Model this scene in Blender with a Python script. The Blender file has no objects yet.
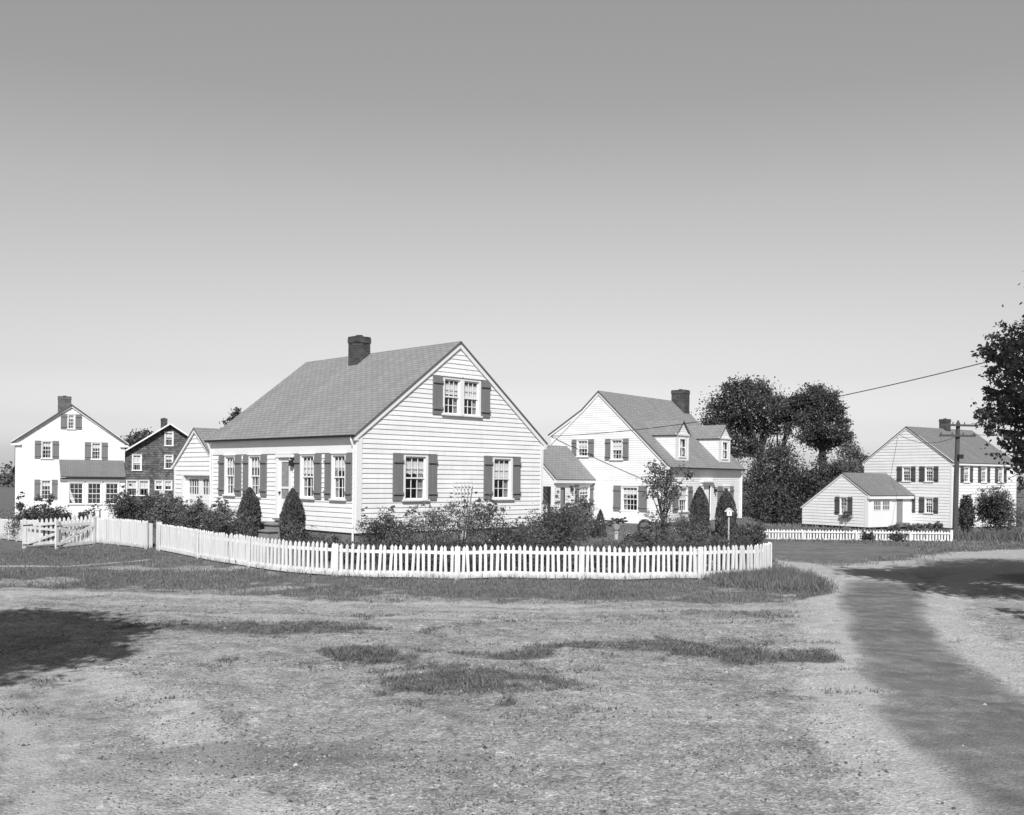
import bpy, math, random
import numpy as np
from mathutils import Vector, Matrix
random.seed(11); RNG = np.random.default_rng(7)
SC = bpy.context.scene
COL = SC.collection
V = Vector
SUN_AZ, SUN_EL = -2.0, 42.0          # degrees right of straight behind the camera, elevation

# ------------------------------------------------------------------ materials (all neutral: the photograph is black and white)
def mat_new(name):
    m = bpy.data.materials.new(name); m.use_nodes = True
    nt = m.node_tree; nt.nodes.clear()
    out = nt.nodes.new('ShaderNodeOutputMaterial')
    return m, nt, out
def N(nt, t, **kw):
    n = nt.nodes.new(t)
    for k, v in kw.items():
        if k in n.inputs: n.inputs[k].default_value = v
        else: setattr(n, k, v)
    return n
def g4(v): return (v, v, v, 1)
def ramp(nt, fac, stops):
    r = nt.nodes.new('ShaderNodeValToRGB')
    el = r.color_ramp.elements
    while len(el) < len(stops): el.new(0.5)
    for e, (p, c) in zip(el, stops): e.position = p; e.color = g4(c)
    nt.links.new(fac, r.inputs[0]); return r.outputs[0]
def mix(nt, a, b, fac, mode='MIX'):
    m = nt.nodes.new('ShaderNodeMix'); m.data_type = 'RGBA'; m.blend_type = mode
    for s, i in ((fac, 0), (a, 6), (b, 7)):
        if hasattr(s, 'is_output'): nt.links.new(s, m.inputs[i])
        elif i == 0: m.inputs[0].default_value = s
        else: m.inputs[i].default_value = g4(s)
    return m.outputs[2]
def noise(nt, vec, scale, detail=4, rough=0.55):
    n = N(nt, 'ShaderNodeTexNoise', Scale=scale, Detail=detail, Roughness=rough)
    if vec is not None: nt.links.new(vec, n.inputs['Vector'])
    return n.outputs['Fac']
def mapping(nt, vec, scale):
    m = nt.nodes.new('ShaderNodeMapping'); m.inputs['Scale'].default_value = scale
    nt.links.new(vec, m.inputs['Vector']); return m.outputs[0]
def bump(nt, h, strength, dist):
    b = N(nt, 'ShaderNodeBump', Strength=strength, Distance=dist)
    nt.links.new(h, b.inputs['Height']); return b.outputs[0]
def principled(nt, out, col, rough=0.7, nrm=None, spec=0.3):
    p = nt.nodes.new('ShaderNodeBsdfPrincipled')
    if hasattr(col, 'is_output'): nt.links.new(col, p.inputs['Base Color'])
    else: p.inputs['Base Color'].default_value = g4(col)
    p.inputs['Roughness'].default_value = rough
    p.inputs['Specular IOR Level'].default_value = spec
    if nrm is not None: nt.links.new(nrm, p.inputs['Normal'])
    nt.links.new(p.outputs[0], out.inputs[0]); return p
def tex(nt): return nt.nodes.new('ShaderNodeTexCoord')
def paint(name, v, var=0.08, rough=0.6, scale=2.0, stretch=(1, 1, 1), bumpd=0.0):
    m, nt, out = mat_new(name)
    co = mapping(nt, tex(nt).outputs['Object'], stretch)
    a = noise(nt, co, scale, 5); b = noise(nt, co, scale * 9, 3)
    c = ramp(nt, mix(nt, a, b, 0.4), [(0.3, v * (1 - var)), (0.7, v * (1 + var * 0.5))])
    principled(nt, out, c, rough, bump(nt, b, 0.3, bumpd) if bumpd else None)
    return m
M = {}
def clapboard_paint():
    m, nt, out = mat_new('white_clapboard_paint'); o = tex(nt).outputs['Object']
    s = nt.nodes.new('ShaderNodeSeparateXYZ'); nt.links.new(o, s.inputs[0])
    def mth(op, a, b):
        n = N(nt, 'ShaderNodeMath', operation=op)
        for i, v in enumerate((a, b)):
            if hasattr(v, 'is_output'): nt.links.new(v, n.inputs[i])
            elif v is not None: n.inputs[i].default_value = v
        return n.outputs[0]
    row = mth('FLOOR', mth('DIVIDE', s.outputs[2], 0.1442), None)
    run = mth('FLOOR', mth('ADD', mth('DIVIDE', mth('ADD', s.outputs[0], s.outputs[1]), 3.1), mth('MULTIPLY', row, 0.37)), None)
    c = nt.nodes.new('ShaderNodeCombineXYZ'); nt.links.new(row, c.inputs[0]); nt.links.new(run, c.inputs[1])
    wn = nt.nodes.new('ShaderNodeTexWhiteNoise'); wn.noise_dimensions = '2D'; nt.links.new(c.outputs[0], wn.inputs['Vector'])
    col = mix(nt, ramp(nt, wn.outputs['Value'], [(0, 0.79), (1, 0.85)]), ramp(nt, noise(nt, mapping(nt, o, (0.7, 0.7, 4)), 1.4, 5), [(0.3, 0.92), (0.65, 1.02)]), 1.0, 'MULTIPLY')
    col = mix(nt, col, ramp(nt, noise(nt, mapping(nt, o, (5, 5, 0.5)), 1.5, 4), [(0.3, 0.93), (0.6, 1.0)]), 0.8, 'MULTIPLY')
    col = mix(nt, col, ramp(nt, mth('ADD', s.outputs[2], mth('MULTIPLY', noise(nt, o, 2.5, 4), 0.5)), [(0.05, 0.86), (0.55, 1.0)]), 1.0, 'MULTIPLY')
    principled(nt, out, col, 0.55); return m
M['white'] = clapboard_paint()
M['white_trim'] = paint('white_trim_paint', 0.80, 0.04, 0.5, 2)
def fence_paint():
    m, nt, out = mat_new('weathered_fence_paint'); o = tex(nt).outputs['Object']
    s = nt.nodes.new('ShaderNodeSeparateXYZ'); nt.links.new(o, s.inputs[0])
    col = ramp(nt, noise(nt, mapping(nt, o, (7, 7, 0.8)), 1.3, 5), [(0.25, 0.55), (0.5, 0.72), (0.75, 0.78)])
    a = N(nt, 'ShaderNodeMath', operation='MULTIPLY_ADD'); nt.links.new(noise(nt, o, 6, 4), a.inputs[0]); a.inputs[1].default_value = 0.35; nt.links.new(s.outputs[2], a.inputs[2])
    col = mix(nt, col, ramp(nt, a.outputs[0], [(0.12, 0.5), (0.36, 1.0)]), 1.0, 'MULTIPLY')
    principled(nt, out, col, 0.65); return m
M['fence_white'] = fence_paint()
M['shutter'] = paint('shutter_paint', 0.20, 0.18, 0.55, 3, (4, 4, 0.5))
M['shutter_dark'] = paint('dark_shutter_paint', 0.09, 0.18, 0.55, 3, (4, 4, 0.5))
M['dark'] = paint('dark_metal', 0.03, 0.2, 0.5, 4)
M['grey_wood'] = paint('grey_porch_paint', 0.25, 0.15, 0.7, 4)
M['pole_wood'] = paint('weathered_pole_wood', 0.085, 0.35, 0.9, 3, (6, 6, 0.4), 0.01)
M['bark'] = paint('tree_bark', 0.05, 0.4, 0.95, 6, (3, 3, 0.6), 0.02)
M['curtain'] = paint('white_curtain', 0.78, 0.06, 0.9, 5)
M['drape'] = paint('patterned_drape', 0.30, 0.5, 0.9, 9)
M['concrete'] = paint('foundation_concrete', 0.2, 0.25, 0.9, 3)
M['wire'] = paint('cable_rubber', 0.06, 0.1, 0.6, 3)
M['board'] = paint('pale_bare_board', 0.5, 0.15, 0.8, 3)
def shingle_roof(name, v, w=0.30, h=0.14, var=0.08):
    m, nt, out = mat_new(name)
    uv = tex(nt).outputs['UV']
    br = N(nt, 'ShaderNodeTexBrick', Scale=1.0)
    br.inputs['Brick Width'].default_value = w; br.inputs['Row Height'].default_value = h
    br.inputs['Mortar Size'].default_value = 0.013; br.inputs['Mortar Smooth'].default_value = 0.3
    br.inputs['Color1'].default_value = g4(v * (1 - var)); br.inputs['Color2'].default_value = g4(v * (1 + var)); br.inputs['Mortar'].default_value = g4(v * 0.5)
    nt.links.new(uv, br.inputs['Vector'])
    st = noise(nt, mapping(nt, uv, (1.6, 0.14, 1)), 1.5, 4)
    big = noise(nt, uv, 0.45, 3)
    c = mix(nt, br.outputs['Color'], ramp(nt, st, [(0.3, 0.90), (0.7, 1.05)]), 1.0, 'MULTIPLY')
    c = mix(nt, c, ramp(nt, big, [(0.3, 0.95), (0.7, 1.03)]), 1.0, 'MULTIPLY')
    c = mix(nt, c, ramp(nt, noise(nt, uv, 55, 2), [(0.3, 0.8), (0.7, 1.15)]), 0.7, 'MULTIPLY')
    # each course stands a little proud at its lower edge
    sep = nt.nodes.new('ShaderNodeSeparateXYZ'); nt.links.new(uv, sep.inputs[0])
    d = N(nt, 'ShaderNodeMath', operation='DIVIDE'); nt.links.new(sep.outputs[1], d.inputs[0]); d.inputs[1].default_value = h
    f = N(nt, 'ShaderNodeMath', operation='FRACT'); nt.links.new(d.outputs[0], f.inputs[0])
    i = N(nt, 'ShaderNodeMath', operation='SUBTRACT'); i.inputs[0].default_value = 1.0; nt.links.new(f.outputs[0], i.inputs[1])
    principled(nt, out, c, 0.92, bump(nt, i.outputs[0], 0.55, 0.012), 0.15)
    return m
M['roof'] = shingle_roof('grey_asphalt_shingles', 0.275)
M['roof_mid'] = shingle_roof('mid_grey_asphalt_shingles', 0.215)
M['roof_dark'] = shingle_roof('dark_shingles', 0.13)
def brick_mat(name, v):
    m, nt, out = mat_new(name)
    o = tex(nt).outputs['Object']
    s = nt.nodes.new('ShaderNodeSeparateXYZ'); nt.links.new(o, s.inputs[0])
    a = N(nt, 'ShaderNodeMath', operation='ADD'); nt.links.new(s.outputs[0], a.inputs[0]); nt.links.new(s.outputs[1], a.inputs[1])
    c = nt.nodes.new('ShaderNodeCombineXYZ'); nt.links.new(a.outputs[0], c.inputs[0]); nt.links.new(s.outputs[2], c.inputs[1])
    br = N(nt, 'ShaderNodeTexBrick', Scale=1.0)
    br.inputs['Brick Width'].default_value = 0.21; br.inputs['Row Height'].default_value = 0.075; br.inputs['Mortar Size'].default_value = 0.008
    br.inputs['Color1'].default_value = g4(v * 0.7); br.inputs['Color2'].default_value = g4(v * 1.3); br.inputs['Mortar'].default_value = g4(v * 1.6)
    nt.links.new(c.outputs[0], br.inputs['Vector'])
    col = mix(nt, br.outputs['Color'], ramp(nt, noise(nt, o, 3, 4), [(0.3, 0.65), (0.7, 1.15)]), 1.0, 'MULTIPLY')
    principled(nt, out, col, 0.95, bump(nt, br.outputs['Fac'], -0.5, 0.01), 0.1)
    return m
M['brick'] = brick_mat('sooty_brick', 0.075)
M['brick_grey'] = brick_mat('grey_brick', 0.12)
def shingle_wall():
    m, nt, out = mat_new('dark_wall_shingles')
    o = tex(nt).outputs['Object']
    s = nt.nodes.new('ShaderNodeSeparateXYZ'); nt.links.new(o, s.inputs[0])
    a = N(nt, 'ShaderNodeMath', operation='ADD'); nt.links.new(s.outputs[0], a.inputs[0]); nt.links.new(s.outputs[1], a.inputs[1])
    c = nt.nodes.new('ShaderNodeCombineXYZ'); nt.links.new(a.outputs[0], c.inputs[0]); nt.links.new(s.outputs[2], c.inputs[1])
    br = N(nt, 'ShaderNodeTexBrick', Scale=1.0)
    br.inputs['Brick Width'].default_value = 0.26; br.inputs['Row Height'].default_value = 0.2; br.inputs['Mortar Size'].default_value = 0.012
    br.inputs['Color1'].default_value = g4(0.085); br.inputs['Color2'].default_value = g4(0.19); br.inputs['Mortar'].default_value = g4(0.045)
    nt.links.new(c.outputs[0], br.inputs['Vector'])
    col = mix(nt, br.outputs['Color'], ramp(nt, noise(nt, o, 1.2, 4), [(0.3, 0.7), (0.7, 1.25)]), 1.0, 'MULTIPLY')
    principled(nt, out, col, 0.95, None, 0.1)
    return m
M['shingle_wall'] = shingle_wall()
def glass_mat():
    m, nt, out = mat_new('window_glass')
    fr = N(nt, 'ShaderNodeLayerWeight', Blend=0.5)      # same from both sides of the thin sheet
    pw = N(nt, 'ShaderNodeMath', operation='POWER'); nt.links.new(fr.outputs['Facing'], pw.inputs[0]); pw.inputs[1].default_value = 4.0
    mp = N(nt, 'ShaderNodeMath', operation='MULTIPLY_ADD'); nt.links.new(pw.outputs[0], mp.inputs[0]); mp.inputs[1].default_value = 0.7; mp.inputs[2].default_value = 0.06
    tr = N(nt, 'ShaderNodeBsdfTransparent', Color=g4(0.9))
    gl = N(nt, 'ShaderNodeBsdfGlossy', Color=g4(0.95), Roughness=0.03)
    wob = bump(nt, noise(nt, tex(nt).outputs['Object'], 3.5, 2), 0.12, 0.05); nt.links.new(wob, gl.inputs['Normal'])
    mx = nt.nodes.new('ShaderNodeMixShader')
    nt.links.new(mp.outputs[0], mx.inputs[0]); nt.links.new(tr.outputs[0], mx.inputs[1]); nt.links.new(gl.outputs[0], mx.inputs[2])
    nt.links.new(mx.outputs[0], out.inputs[0]); return m
M['glass'] = glass_mat()
def leaf_mat(name, lo, hi, trans=0.3):
    m, nt, out = mat_new(name)
    s = nt.nodes.new('ShaderNodeSeparateXYZ'); nt.links.new(tex(nt).outputs['UV'], s.inputs[0])
    c = ramp(nt, s.outputs[0], [(0.0, lo), (0.8, hi), (1.0, hi * 1.35)])
    d = N(nt, 'ShaderNodeBsdfPrincipled', Roughness=0.55); d.inputs['Specular IOR Level'].default_value = 0.35
    t = nt.nodes.new('ShaderNodeBsdfTranslucent')
    nt.links.new(c, d.inputs['Base Color']); nt.links.new(c, t.inputs['Color'])
    mx = nt.nodes.new('ShaderNodeMixShader'); mx.inputs[0].default_value = trans
    nt.links.new(d.outputs[0], mx.inputs[1]); nt.links.new(t.outputs[0], mx.inputs[2]); nt.links.new(mx.outputs[0], out.inputs[0])
    return m
M['leaf'] = leaf_mat('shrub_leaves', 0.08, 0.21)
M['leaf_dark'] = leaf_mat('dark_leaves', 0.05, 0.14)
M['leaf_far'] = leaf_mat('far_tree_leaves', 0.045, 0.125)
M['leaf_pale'] = leaf_mat('pale_leaves', 0.09, 0.22)
M['needle'] = leaf_mat('evergreen_sprays', 0.045, 0.15, 0.12)
M['flower'] = leaf_mat('pale_petals', 0.45, 0.7)
M['blade'] = leaf_mat('grass_blades', 0.11, 0.26, 0.35)
M['blade_dark'] = leaf_mat('weed_blades', 0.08, 0.20, 0.35)

# ------------------------------------------------------------------ mesh helpers
class MB:
    def __init__(s): s.v = []; s.f = []; s.uv = []
    def face(s, pts, uv=None):
        i = len(s.v); s.v += [tuple(p) for p in pts]; s.f.append(tuple(range(i, i + len(pts))))
        s.uv.append(uv or [(0, 0)] * len(pts))
    def hexa(s, p):      # p: bottom 4 (ccw from above), top 4
        for q in ((3, 2, 1, 0), (4, 5, 6, 7), (0, 1, 5, 4), (1, 2, 6, 5), (2, 3, 7, 6), (3, 0, 4, 7)):
            s.face([p[k] for k in q])
    def box(s, a, b):
        x0, y0, z0 = a; x1, y1, z1 = b
        x0, x1 = min(x0, x1), max(x0, x1); y0, y1 = min(y0, y1), max(y0, y1); z0, z1 = min(z0, z1), max(z0, z1)
        s.hexa([(x0, y0, z0), (x1, y0, z0), (x1, y1, z0), (x0, y1, z0), (x0, y0, z1), (x1, y0, z1), (x1, y1, z1), (x0, y1, z1)])
    def bar(s, a, b, w, h, up=(0, 0, 1)):
        a, b = V(a), V(b); d = (b - a).normalized(); side = d.cross(V(up))
        if side.length < 1e-4: side = d.cross(V((1, 0, 0)))
        side.normalize(); u = side.cross(d).normalized()
        o = [side * (-w / 2) - u * (h / 2), side * (w / 2) - u * (h / 2), side * (w / 2) + u * (h / 2), side * (-w / 2) + u * (h / 2)]
        s.hexa([a + o[0], a + o[1], a + o[2], a + o[3], b + o[0], b + o[1], b + o[2], b + o[3]])
    def tube(s, pts, rad, n=8):
        pts = [V(p) for p in pts]; rings = []
        for i, p in enumerate(pts):
            d = (pts[min(i + 1, len(pts) - 1)] - pts[max(i - 1, 0)]).normalized()
            x = d.cross(V((0, 0, 1)));
            if x.length < 1e-3: x = V((1, 0, 0))
            x.normalize(); y = d.cross(x)
            r = rad[i] if hasattr(rad, '__len__') else rad
            rings.append([p + x * math.cos(2 * math.pi * k / n) * r + y * math.sin(2 * math.pi * k / n) * r for k in range(n)])
        for a, b in zip(rings, rings[1:]):
            for k in range(n): s.face([a[k], a[(k + 1) % n], b[(k + 1) % n], b[k]])
        s.face(rings[0][::-1]); s.face(rings[-1])
    def slab(s, A, B, C, D, th):      # top surface A B (eave) C D (ridge), thickness downwards
        A, B, C, D = V(A), V(B), V(C), V(D)
        n = (B - A).cross(D - A).normalized()
        if n.z < 0: n = -n
        u = (B - A).normalized(); w = (D - A); w = (w - u * w.dot(u)).normalized()
        uv = [((p - A).dot(u), (p - A).dot(w)) for p in (A, B, C, D)]
        s.face([A, B, C, D], uv)
        a, b, c, d = A - n * th, B - n * th, C - n * th, D - n * th
        s.face([d, c, b, a]); s.face([A, a, b, B]); s.face([B, b, c, C]); s.face([C, c, d, D]); s.face([D, d, a, A])
    def build(s, name, mat, parent=None, smooth=False):
        me = bpy.data.meshes.new(name); me.from_pydata(s.v, [], s.f)
        uvl = me.uv_layers.new(name='UVMap'); flat = [c for f in s.uv for p in f for c in p]
        uvl.data.foreach_set('uv', flat)
        if smooth: me.polygons.foreach_set('use_smooth', [True] * len(s.f))
        me.materials.append(mat if not isinstance(mat, str) else M[mat])
        o = bpy.data.objects.new(name, me); COL.objects.link(o); o.parent = parent
        return o
def tag(o, label=None, cat=None, group=None, kind=None):
    for k, v in (('label', label), ('category', cat), ('group', group), ('kind', kind)):
        if v: o[k] = v
    return o
def thing(name, label, cat, loc, deg=0, group=None):
    o = bpy.data.objects.new(name, None); COL.objects.link(o); o.empty_display_size = 0.3
    o.location = loc; o.rotation_euler = (0, 0, math.radians(deg)); return tag(o, label, cat, group)
class Wf:       # a wall frame: s along the wall, z up, d outwards
    def __init__(s, o, t, n): s.o = V(o); s.t = V(t); s.n = V(n)
    def p(s, a, z, d=0): return s.o + s.t * a + s.n * d + V((0, 0, z))
    def box(s, mb, a0, a1, z0, z1, d0, d1):
        p = s.p
        mb.hexa([p(a0, z0, d0), p(a1, z0, d0), p(a1, z0, d1), p(a0, z0, d1), p(a0, z1, d0), p(a1, z1, d0), p(a1, z1, d1), p(a0, z1, d1)])
def siding(mb, wf, left, right, z0, z1, course, ops=(), proud=None):
    """lapped clapboards between left(z) and right(z); ops = (s0, s1, za, zb) openings"""
    n = int(math.ceil((z1 - z0) / course - 1e-6)); proud = proud or min(0.024, 0.021 * (course / 0.144) ** 2)
    for k in range(n):
        zc = z0 + k * course; zt = min(zc + course, z1)
        br = sorted({zc, zt} | {z for o in ops for z in (o[2], o[3]) if zc < z < zt})
        off = lambda z: proud * (1 - (z - zc) / course) + 0.002
        for a, b in zip(br, br[1:]):
            m = 0.5 * (a + b)
            act = sorted([o for o in ops if o[2] < m < o[3]])
            edges = [(left(a), left(b))]
            for o in act: edges += [(o[0], o[0]), (o[1], o[1])]
            edges.append((right(a), right(b)))
            for i in range(0, len(edges), 2):
                (l0, l1), (r0, r1) = edges[i], edges[i + 1]
                if r0 - l0 < 0.005 and r1 - l1 < 0.005: continue
                mb.face([wf.p(l0, a, off(a)), wf.p(r0, a, off(a)), wf.p(r1, b, off(b)), wf.p(l1, b, off(b))])
                if a == zc: mb.face([wf.p(l0, a, 0), wf.p(r0, a, 0), wf.p(r0, a, off(a)), wf.p(l0, a, off(a))])
def wavy(mb, wf, a0, a1, z0, z1, d, amp=0.02, waves=6, scallop=0.0):
    n = max(6, waves * 3)
    pr = []
    for i in range(n + 1):
        t = i / n; a = a0 + (a1 - a0) * t; dd = d + amp * math.sin(t * waves * 2 * math.pi)
        zz = z0 + scallop * abs(math.sin(t * math.pi * 3))
        pr.append((wf.p(a, zz, dd), wf.p(a, z1, dd)))
    for (a, b), (c, e) in zip(pr, pr[1:]): mb.face([a, c, e, b])
def window(house, wf, s0, s1, z0, z1, shut=None, cols=3, rows=2, cw=0.08, cur='shade', smat='shutter', plain=False):
    """casing between s0..s1, z0..z1; shut = (left outer s, right outer s) or None per side. returns the siding opening"""
    fr = MB(); i0, i1, j0, j1 = s0 + cw, s1 - cw, z0, z1 - cw
    B = lambda m, *a: wf.box(m, *a)
    B(fr, s0, i0, z0, z1, 0, 0.045); B(fr, i1, s1, z0, z1, 0, 0.045); B(fr, i0, i1, j1, z1, 0, 0.043)
    B(fr, s0 - 0.03, s1 + 0.03, z1, z1 + 0.03, 0, 0.075)
    B(fr, s0 - 0.05, s1 + 0.05, z0 - 0.05, z0, -0.08, 0.09)
    for q in ((i0 - 0.02, i0, j0, j1), (i1, i1 + 0.02, j0, j1), (i0 - 0.02, i1 + 0.02, j1, j1 + 0.02)): B(fr, *q, -0.075, -0.001)
    w = fr.build('window', 'white_trim', house)
    sa = MB(); mid = (j0 + j1) / 2
    for (za, zb, d0, d1) in ((mid - 0.02, j1, -0.035, -0.01), (j0, mid + 0.02, -0.065, -0.04)):
        st = 0.045
        B(sa, i0, i0 + st, za, zb, d0, d1); B(sa, i1 - st, i1, za, zb, d0, d1)
        B(sa, i0 + st, i1 - st, za, za + st, d0, d1); B(sa, i0 + st, i1 - st, zb - st, zb, d0, d1)
        for c in range(1, cols):
            x = i0 + st + (i1 - i0 - 2 * st) * c / cols; B(sa, x - 0.011, x + 0.011, za + st, zb - st, d0 + 0.004, d1 - 0.002)
        for r in range(1, rows):
            z = za + st + (zb - za - 2 * st) * r / rows; B(sa, i0 + st, i1 - st, z - 0.01, z + 0.01, d0 + 0.006, d1 - 0.004)
    sa.build('sash', 'white_trim', w)
    pa = MB()
    for (za, zb, d) in ((mid, j1, -0.023), (j0, mid, -0.053)):
        pa.face([wf.p(i0, za, d), wf.p(i1, za, d), wf.p(i1, zb, d), wf.p(i0, zb, d)])
    pa.build('pane', 'glass', w)
    h = j1 - j0
    if cur:
        cu = MB(); u0 = j1 - h * 0.10; f = {'shade': 0.49, 'valance': 0.44, 'half': 0.36, 'low': 0.62}.get(cur, 0.45) * random.uniform(0.82, 1.12)
        wavy(cu, wf, i0 + 0.01, i1 - 0.01, j1 - h * f, u0, -0.075, 0.006, 7, 0.04 if cur in ('valance', 'half') else 0.0)
        cu.build('curtain', 'curtain', w)
        dr = MB(); side = random.random() < 0.5 or cur == 'drapes'
        ww = (i1 - i0) * random.uniform(0.24, 0.36)
        wavy(dr, wf, i1 - ww, i1, j0 + 0.02, j1 - h * 0.1, -0.10, 0.02, 4)
        if side: wavy(dr, wf, i0, i0 + ww * 0.8, j0 + 0.02, j1 - h * 0.1, -0.10, 0.02, 4)
        dr.build('drape', 'drape', w)
    if shut:
        for (a, b) in shut: shutter(house, wf, a, b, z0 - 0.03, z1 + 0.01, smat)
    return (i0 - 0.005, i1 + 0.005, j0 - 0.02, j1 + 0.01)
def shutter(house, wf, a, b, z0, z1, smat):
    mb = MB(); n = 3; w = (b - a) / n
    for k in range(n): wf.box(mb, a + k * w + 0.004, a + (k + 1) * w - 0.004, z0, z1, 0.028, 0.05)
    wf.box(mb, a, b, z0 + 0.01, z1 - 0.01, 0.024, 0.036)
    for t in (0.13, 0.80):
        zz = z0 + (z1 - z0) * t; wf.box(mb, a + 0.005, b - 0.005, zz, zz + 0.075, 0.05, 0.09)
    return mb.build('shutter', smat, house)
def wall(house, wf, left, right, z0, z1, course, ops=(), mat='white', name='wall'):
    mb = MB(); siding(mb, wf, left, right, z0, z1, course, ops); return mb.build(name, mat, house)
def lantern(house, wf, s, z):
    mb = MB(); wf.box(mb, s - 0.05, s + 0.05, z + 0.2, z + 0.26, 0, 0.14); wf.box(mb, s - 0.015, s + 0.015, z - 0.05, z + 0.3, 0.0, 0.03)
    mb2 = MB(); wf.box(mb2, s - 0.055, s + 0.055, z, z + 0.18, 0.06, 0.17)
    o = mb.build('lantern', 'dark', house); mb2.build('lantern_case', 'dark', o); return o
def brick_stack(house, x0, x1, y0, y1, z0, z1, mat='brick'):
    mb = MB(); mb.box((x0, y0, z0), (x1, y1, z1 - 0.22)); mb.box((x0 - 0.02, y0 - 0.02, z1 - 0.22), (x1 + 0.02, y1 + 0.02, z1 - 0.06)); mb.box((x0 - 0.01, y0 - 0.01, z1 - 0.06), (x1 + 0.01, y1 + 0.01, z1))
    o = mb.build('chimney', mat, house)
    f = MB(); c = ((x0 + x1) / 2, (y0 + y1) / 2); f.tube([(c[0], c[1], z1), (c[0], c[1], z1 + 0.06)], 0.12, 10); f.build('flue', 'dark', o)
    return o

# ------------------------------------------------------------------ terrain
def ss(a, b, x): t = np.clip((x - a) / (b - a), 0, 1); return t * t * (3 - 2 * t)
def rect_dist(x, y, o, deg, x0, x1, y0, y1):
    a = math.radians(deg); c, s = math.cos(a), math.sin(a)
    u = (x - o[0]) * c + (y - o[1]) * s; v = -(x - o[0]) * s + (y - o[1]) * c
    return np.hypot(np.maximum(np.maximum(x0 - u, u - x1), 0), np.maximum(np.maximum(y0 - v, v - y1), 0))
MO, MD = (-4.44, 28.0), 45.0       # main house: origin, rotation
SO, SD = (7.8, 49.0), 52.0         # second house
RO, RD = (31.5, 70.0), -56.0       # right house
def gz(x, y):
    x = np.asarray(x, float); y = np.asarray(y, float)
    z = -1.0 * ss(27, 62, y) - 0.3 * ss(60, 90, y)
    w = 1 - ss(0.6, 5.0, rect_dist(x, y, MO, MD, 0, 7.8, 0, 12)); z = z * (1 - w) + 0.42 * w
    w = 1 - ss(0.5, 3.0, rect_dist(x, y, SO, SD, -3.5, 8.5, 0, 7.5)); z = z * (1 - w) + 0.12 * w
    near = (1 - ss(20, 30, y))
    return z + near * (0.018 * np.sin(x * 1.3 + 0.6 * y) * np.cos(y * 1.1 - x * 0.4) + 0.012 * np.sin(x * 3.1 + y * 2.3))
def GZ(x, y): return float(gz(x, y))
FENCE = [(6.65, 25.2), (6.35, 24.55), (5.5, 23.85), (4.22, 23.35), (2.4, 23.02), (0.42, 22.93), (-1.5, 22.86), (-3.32, 22.98), (-4.7, 23.4), (-5.99, 24.15), (-7.1, 25.2), (-8.22, 26.4), (-9.3, 27.7), (-10.55, 29.2)]
def smooth_path(pts, step):
    P = [V((a, b, 0)) for a, b in pts]; out = []
    for i in range(len(P) - 1):
        p0, p1, p2, p3 = P[max(i - 1, 0)], P[i], P[i + 1], P[min(i + 2, len(P) - 1)]
        for k in range(40):
            t = k / 40
            out.append(0.5 * ((2 * p1) + (-p0 + p2) * t + (2 * p0 - 5 * p1 + 4 * p2 - p3) * t * t + (-p0 + 3 * p1 - 3 * p2 + p3) * t ** 3))
    out.append(P[-1]); res = [out[0]]; acc = 0
    for a, b in zip(out, out[1:]):
        L = (b - a).length; acc += L
        while acc >= step:
            acc -= step; res.append(b + (a - b) * (acc / max(L, 1e-9)))
    return res
def polyline_dist(x, y, pts):
    d = np.full(np.shape(x), 1e9); tt = np.zeros(np.shape(x))
    for i, ((ax, ay), (bx, by)) in enumerate(zip(pts, pts[1:])):
        dx, dy = bx - ax, by - ay; t = np.clip(((x - ax) * dx + (y - ay) * dy) / (dx * dx + dy * dy), 0, 1)
        q = np.hypot(x - ax - t * dx, y - ay - t * dy); m = q < d; d = np.where(m, q, d); tt = np.where(m, i + t, tt)
    return d, tt
def vnoise(x, y, seed=0):
    """smooth value noise in numpy"""
    xi = np.floor(x).astype(int); yi = np.floor(y).astype(int); fx = x - xi; fy = y - yi
    fx = fx * fx * (3 - 2 * fx); fy = fy * fy * (3 - 2 * fy)
    def h(a, b):
        n = (a * 374761393 + b * 668265263 + seed * 974711) & 0x7fffffff; n = ((n ^ (n >> 13)) * 1274126177) & 0x7fffffff
        return ((n ^ (n >> 16)) & 0xffff) / 65535.0
    return (h(xi, yi) * (1 - fx) + h(xi + 1, yi) * fx) * (1 - fy) + (h(xi, yi + 1) * (1 - fx) + h(xi + 1, yi + 1) * fx) * fy
def fbm(x, y, s, seed=0): return 0.5 * vnoise(x * s, y * s, seed) + 0.3 * vnoise(x * s * 2.1, y * s * 2.1, seed + 5) + 0.2 * vnoise(x * s * 4.3, y * s * 4.3, seed + 9)
LANE = [(4.35, 6.2), (4.5, 9.1), (4.98, 11.05), (5.52, 13.5), (6.3, 16.4), (7.5, 19.8), (8.7, 22.6), (10.6, 25.6), (13.5, 29.0), (17.5, 33.2), (23.5, 38.2), (33.0, 43.5), (60, 50)]
LANE2 = [(9.2, 8.5), (9.9, 12.0), (10.8, 16.0), (11.8, 20.5), (13.0, 25.0)]
SIDE = [(9.0, 24.2), (7.3, 28.4), (5.2, 33.0), (4.0, 38.0)]      # pale drive running off behind the fence end
FENCE_FAR = [(-40, 60), (-15.3, 32.0), (-10.7, 29.3)] + FENCE[::-1] + [(6.9, 26.5)]
STREET = [(9.3, 29.6), (11.4, 34.0), (13.2, 39.5), (13.4, 45.5)]
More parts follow.
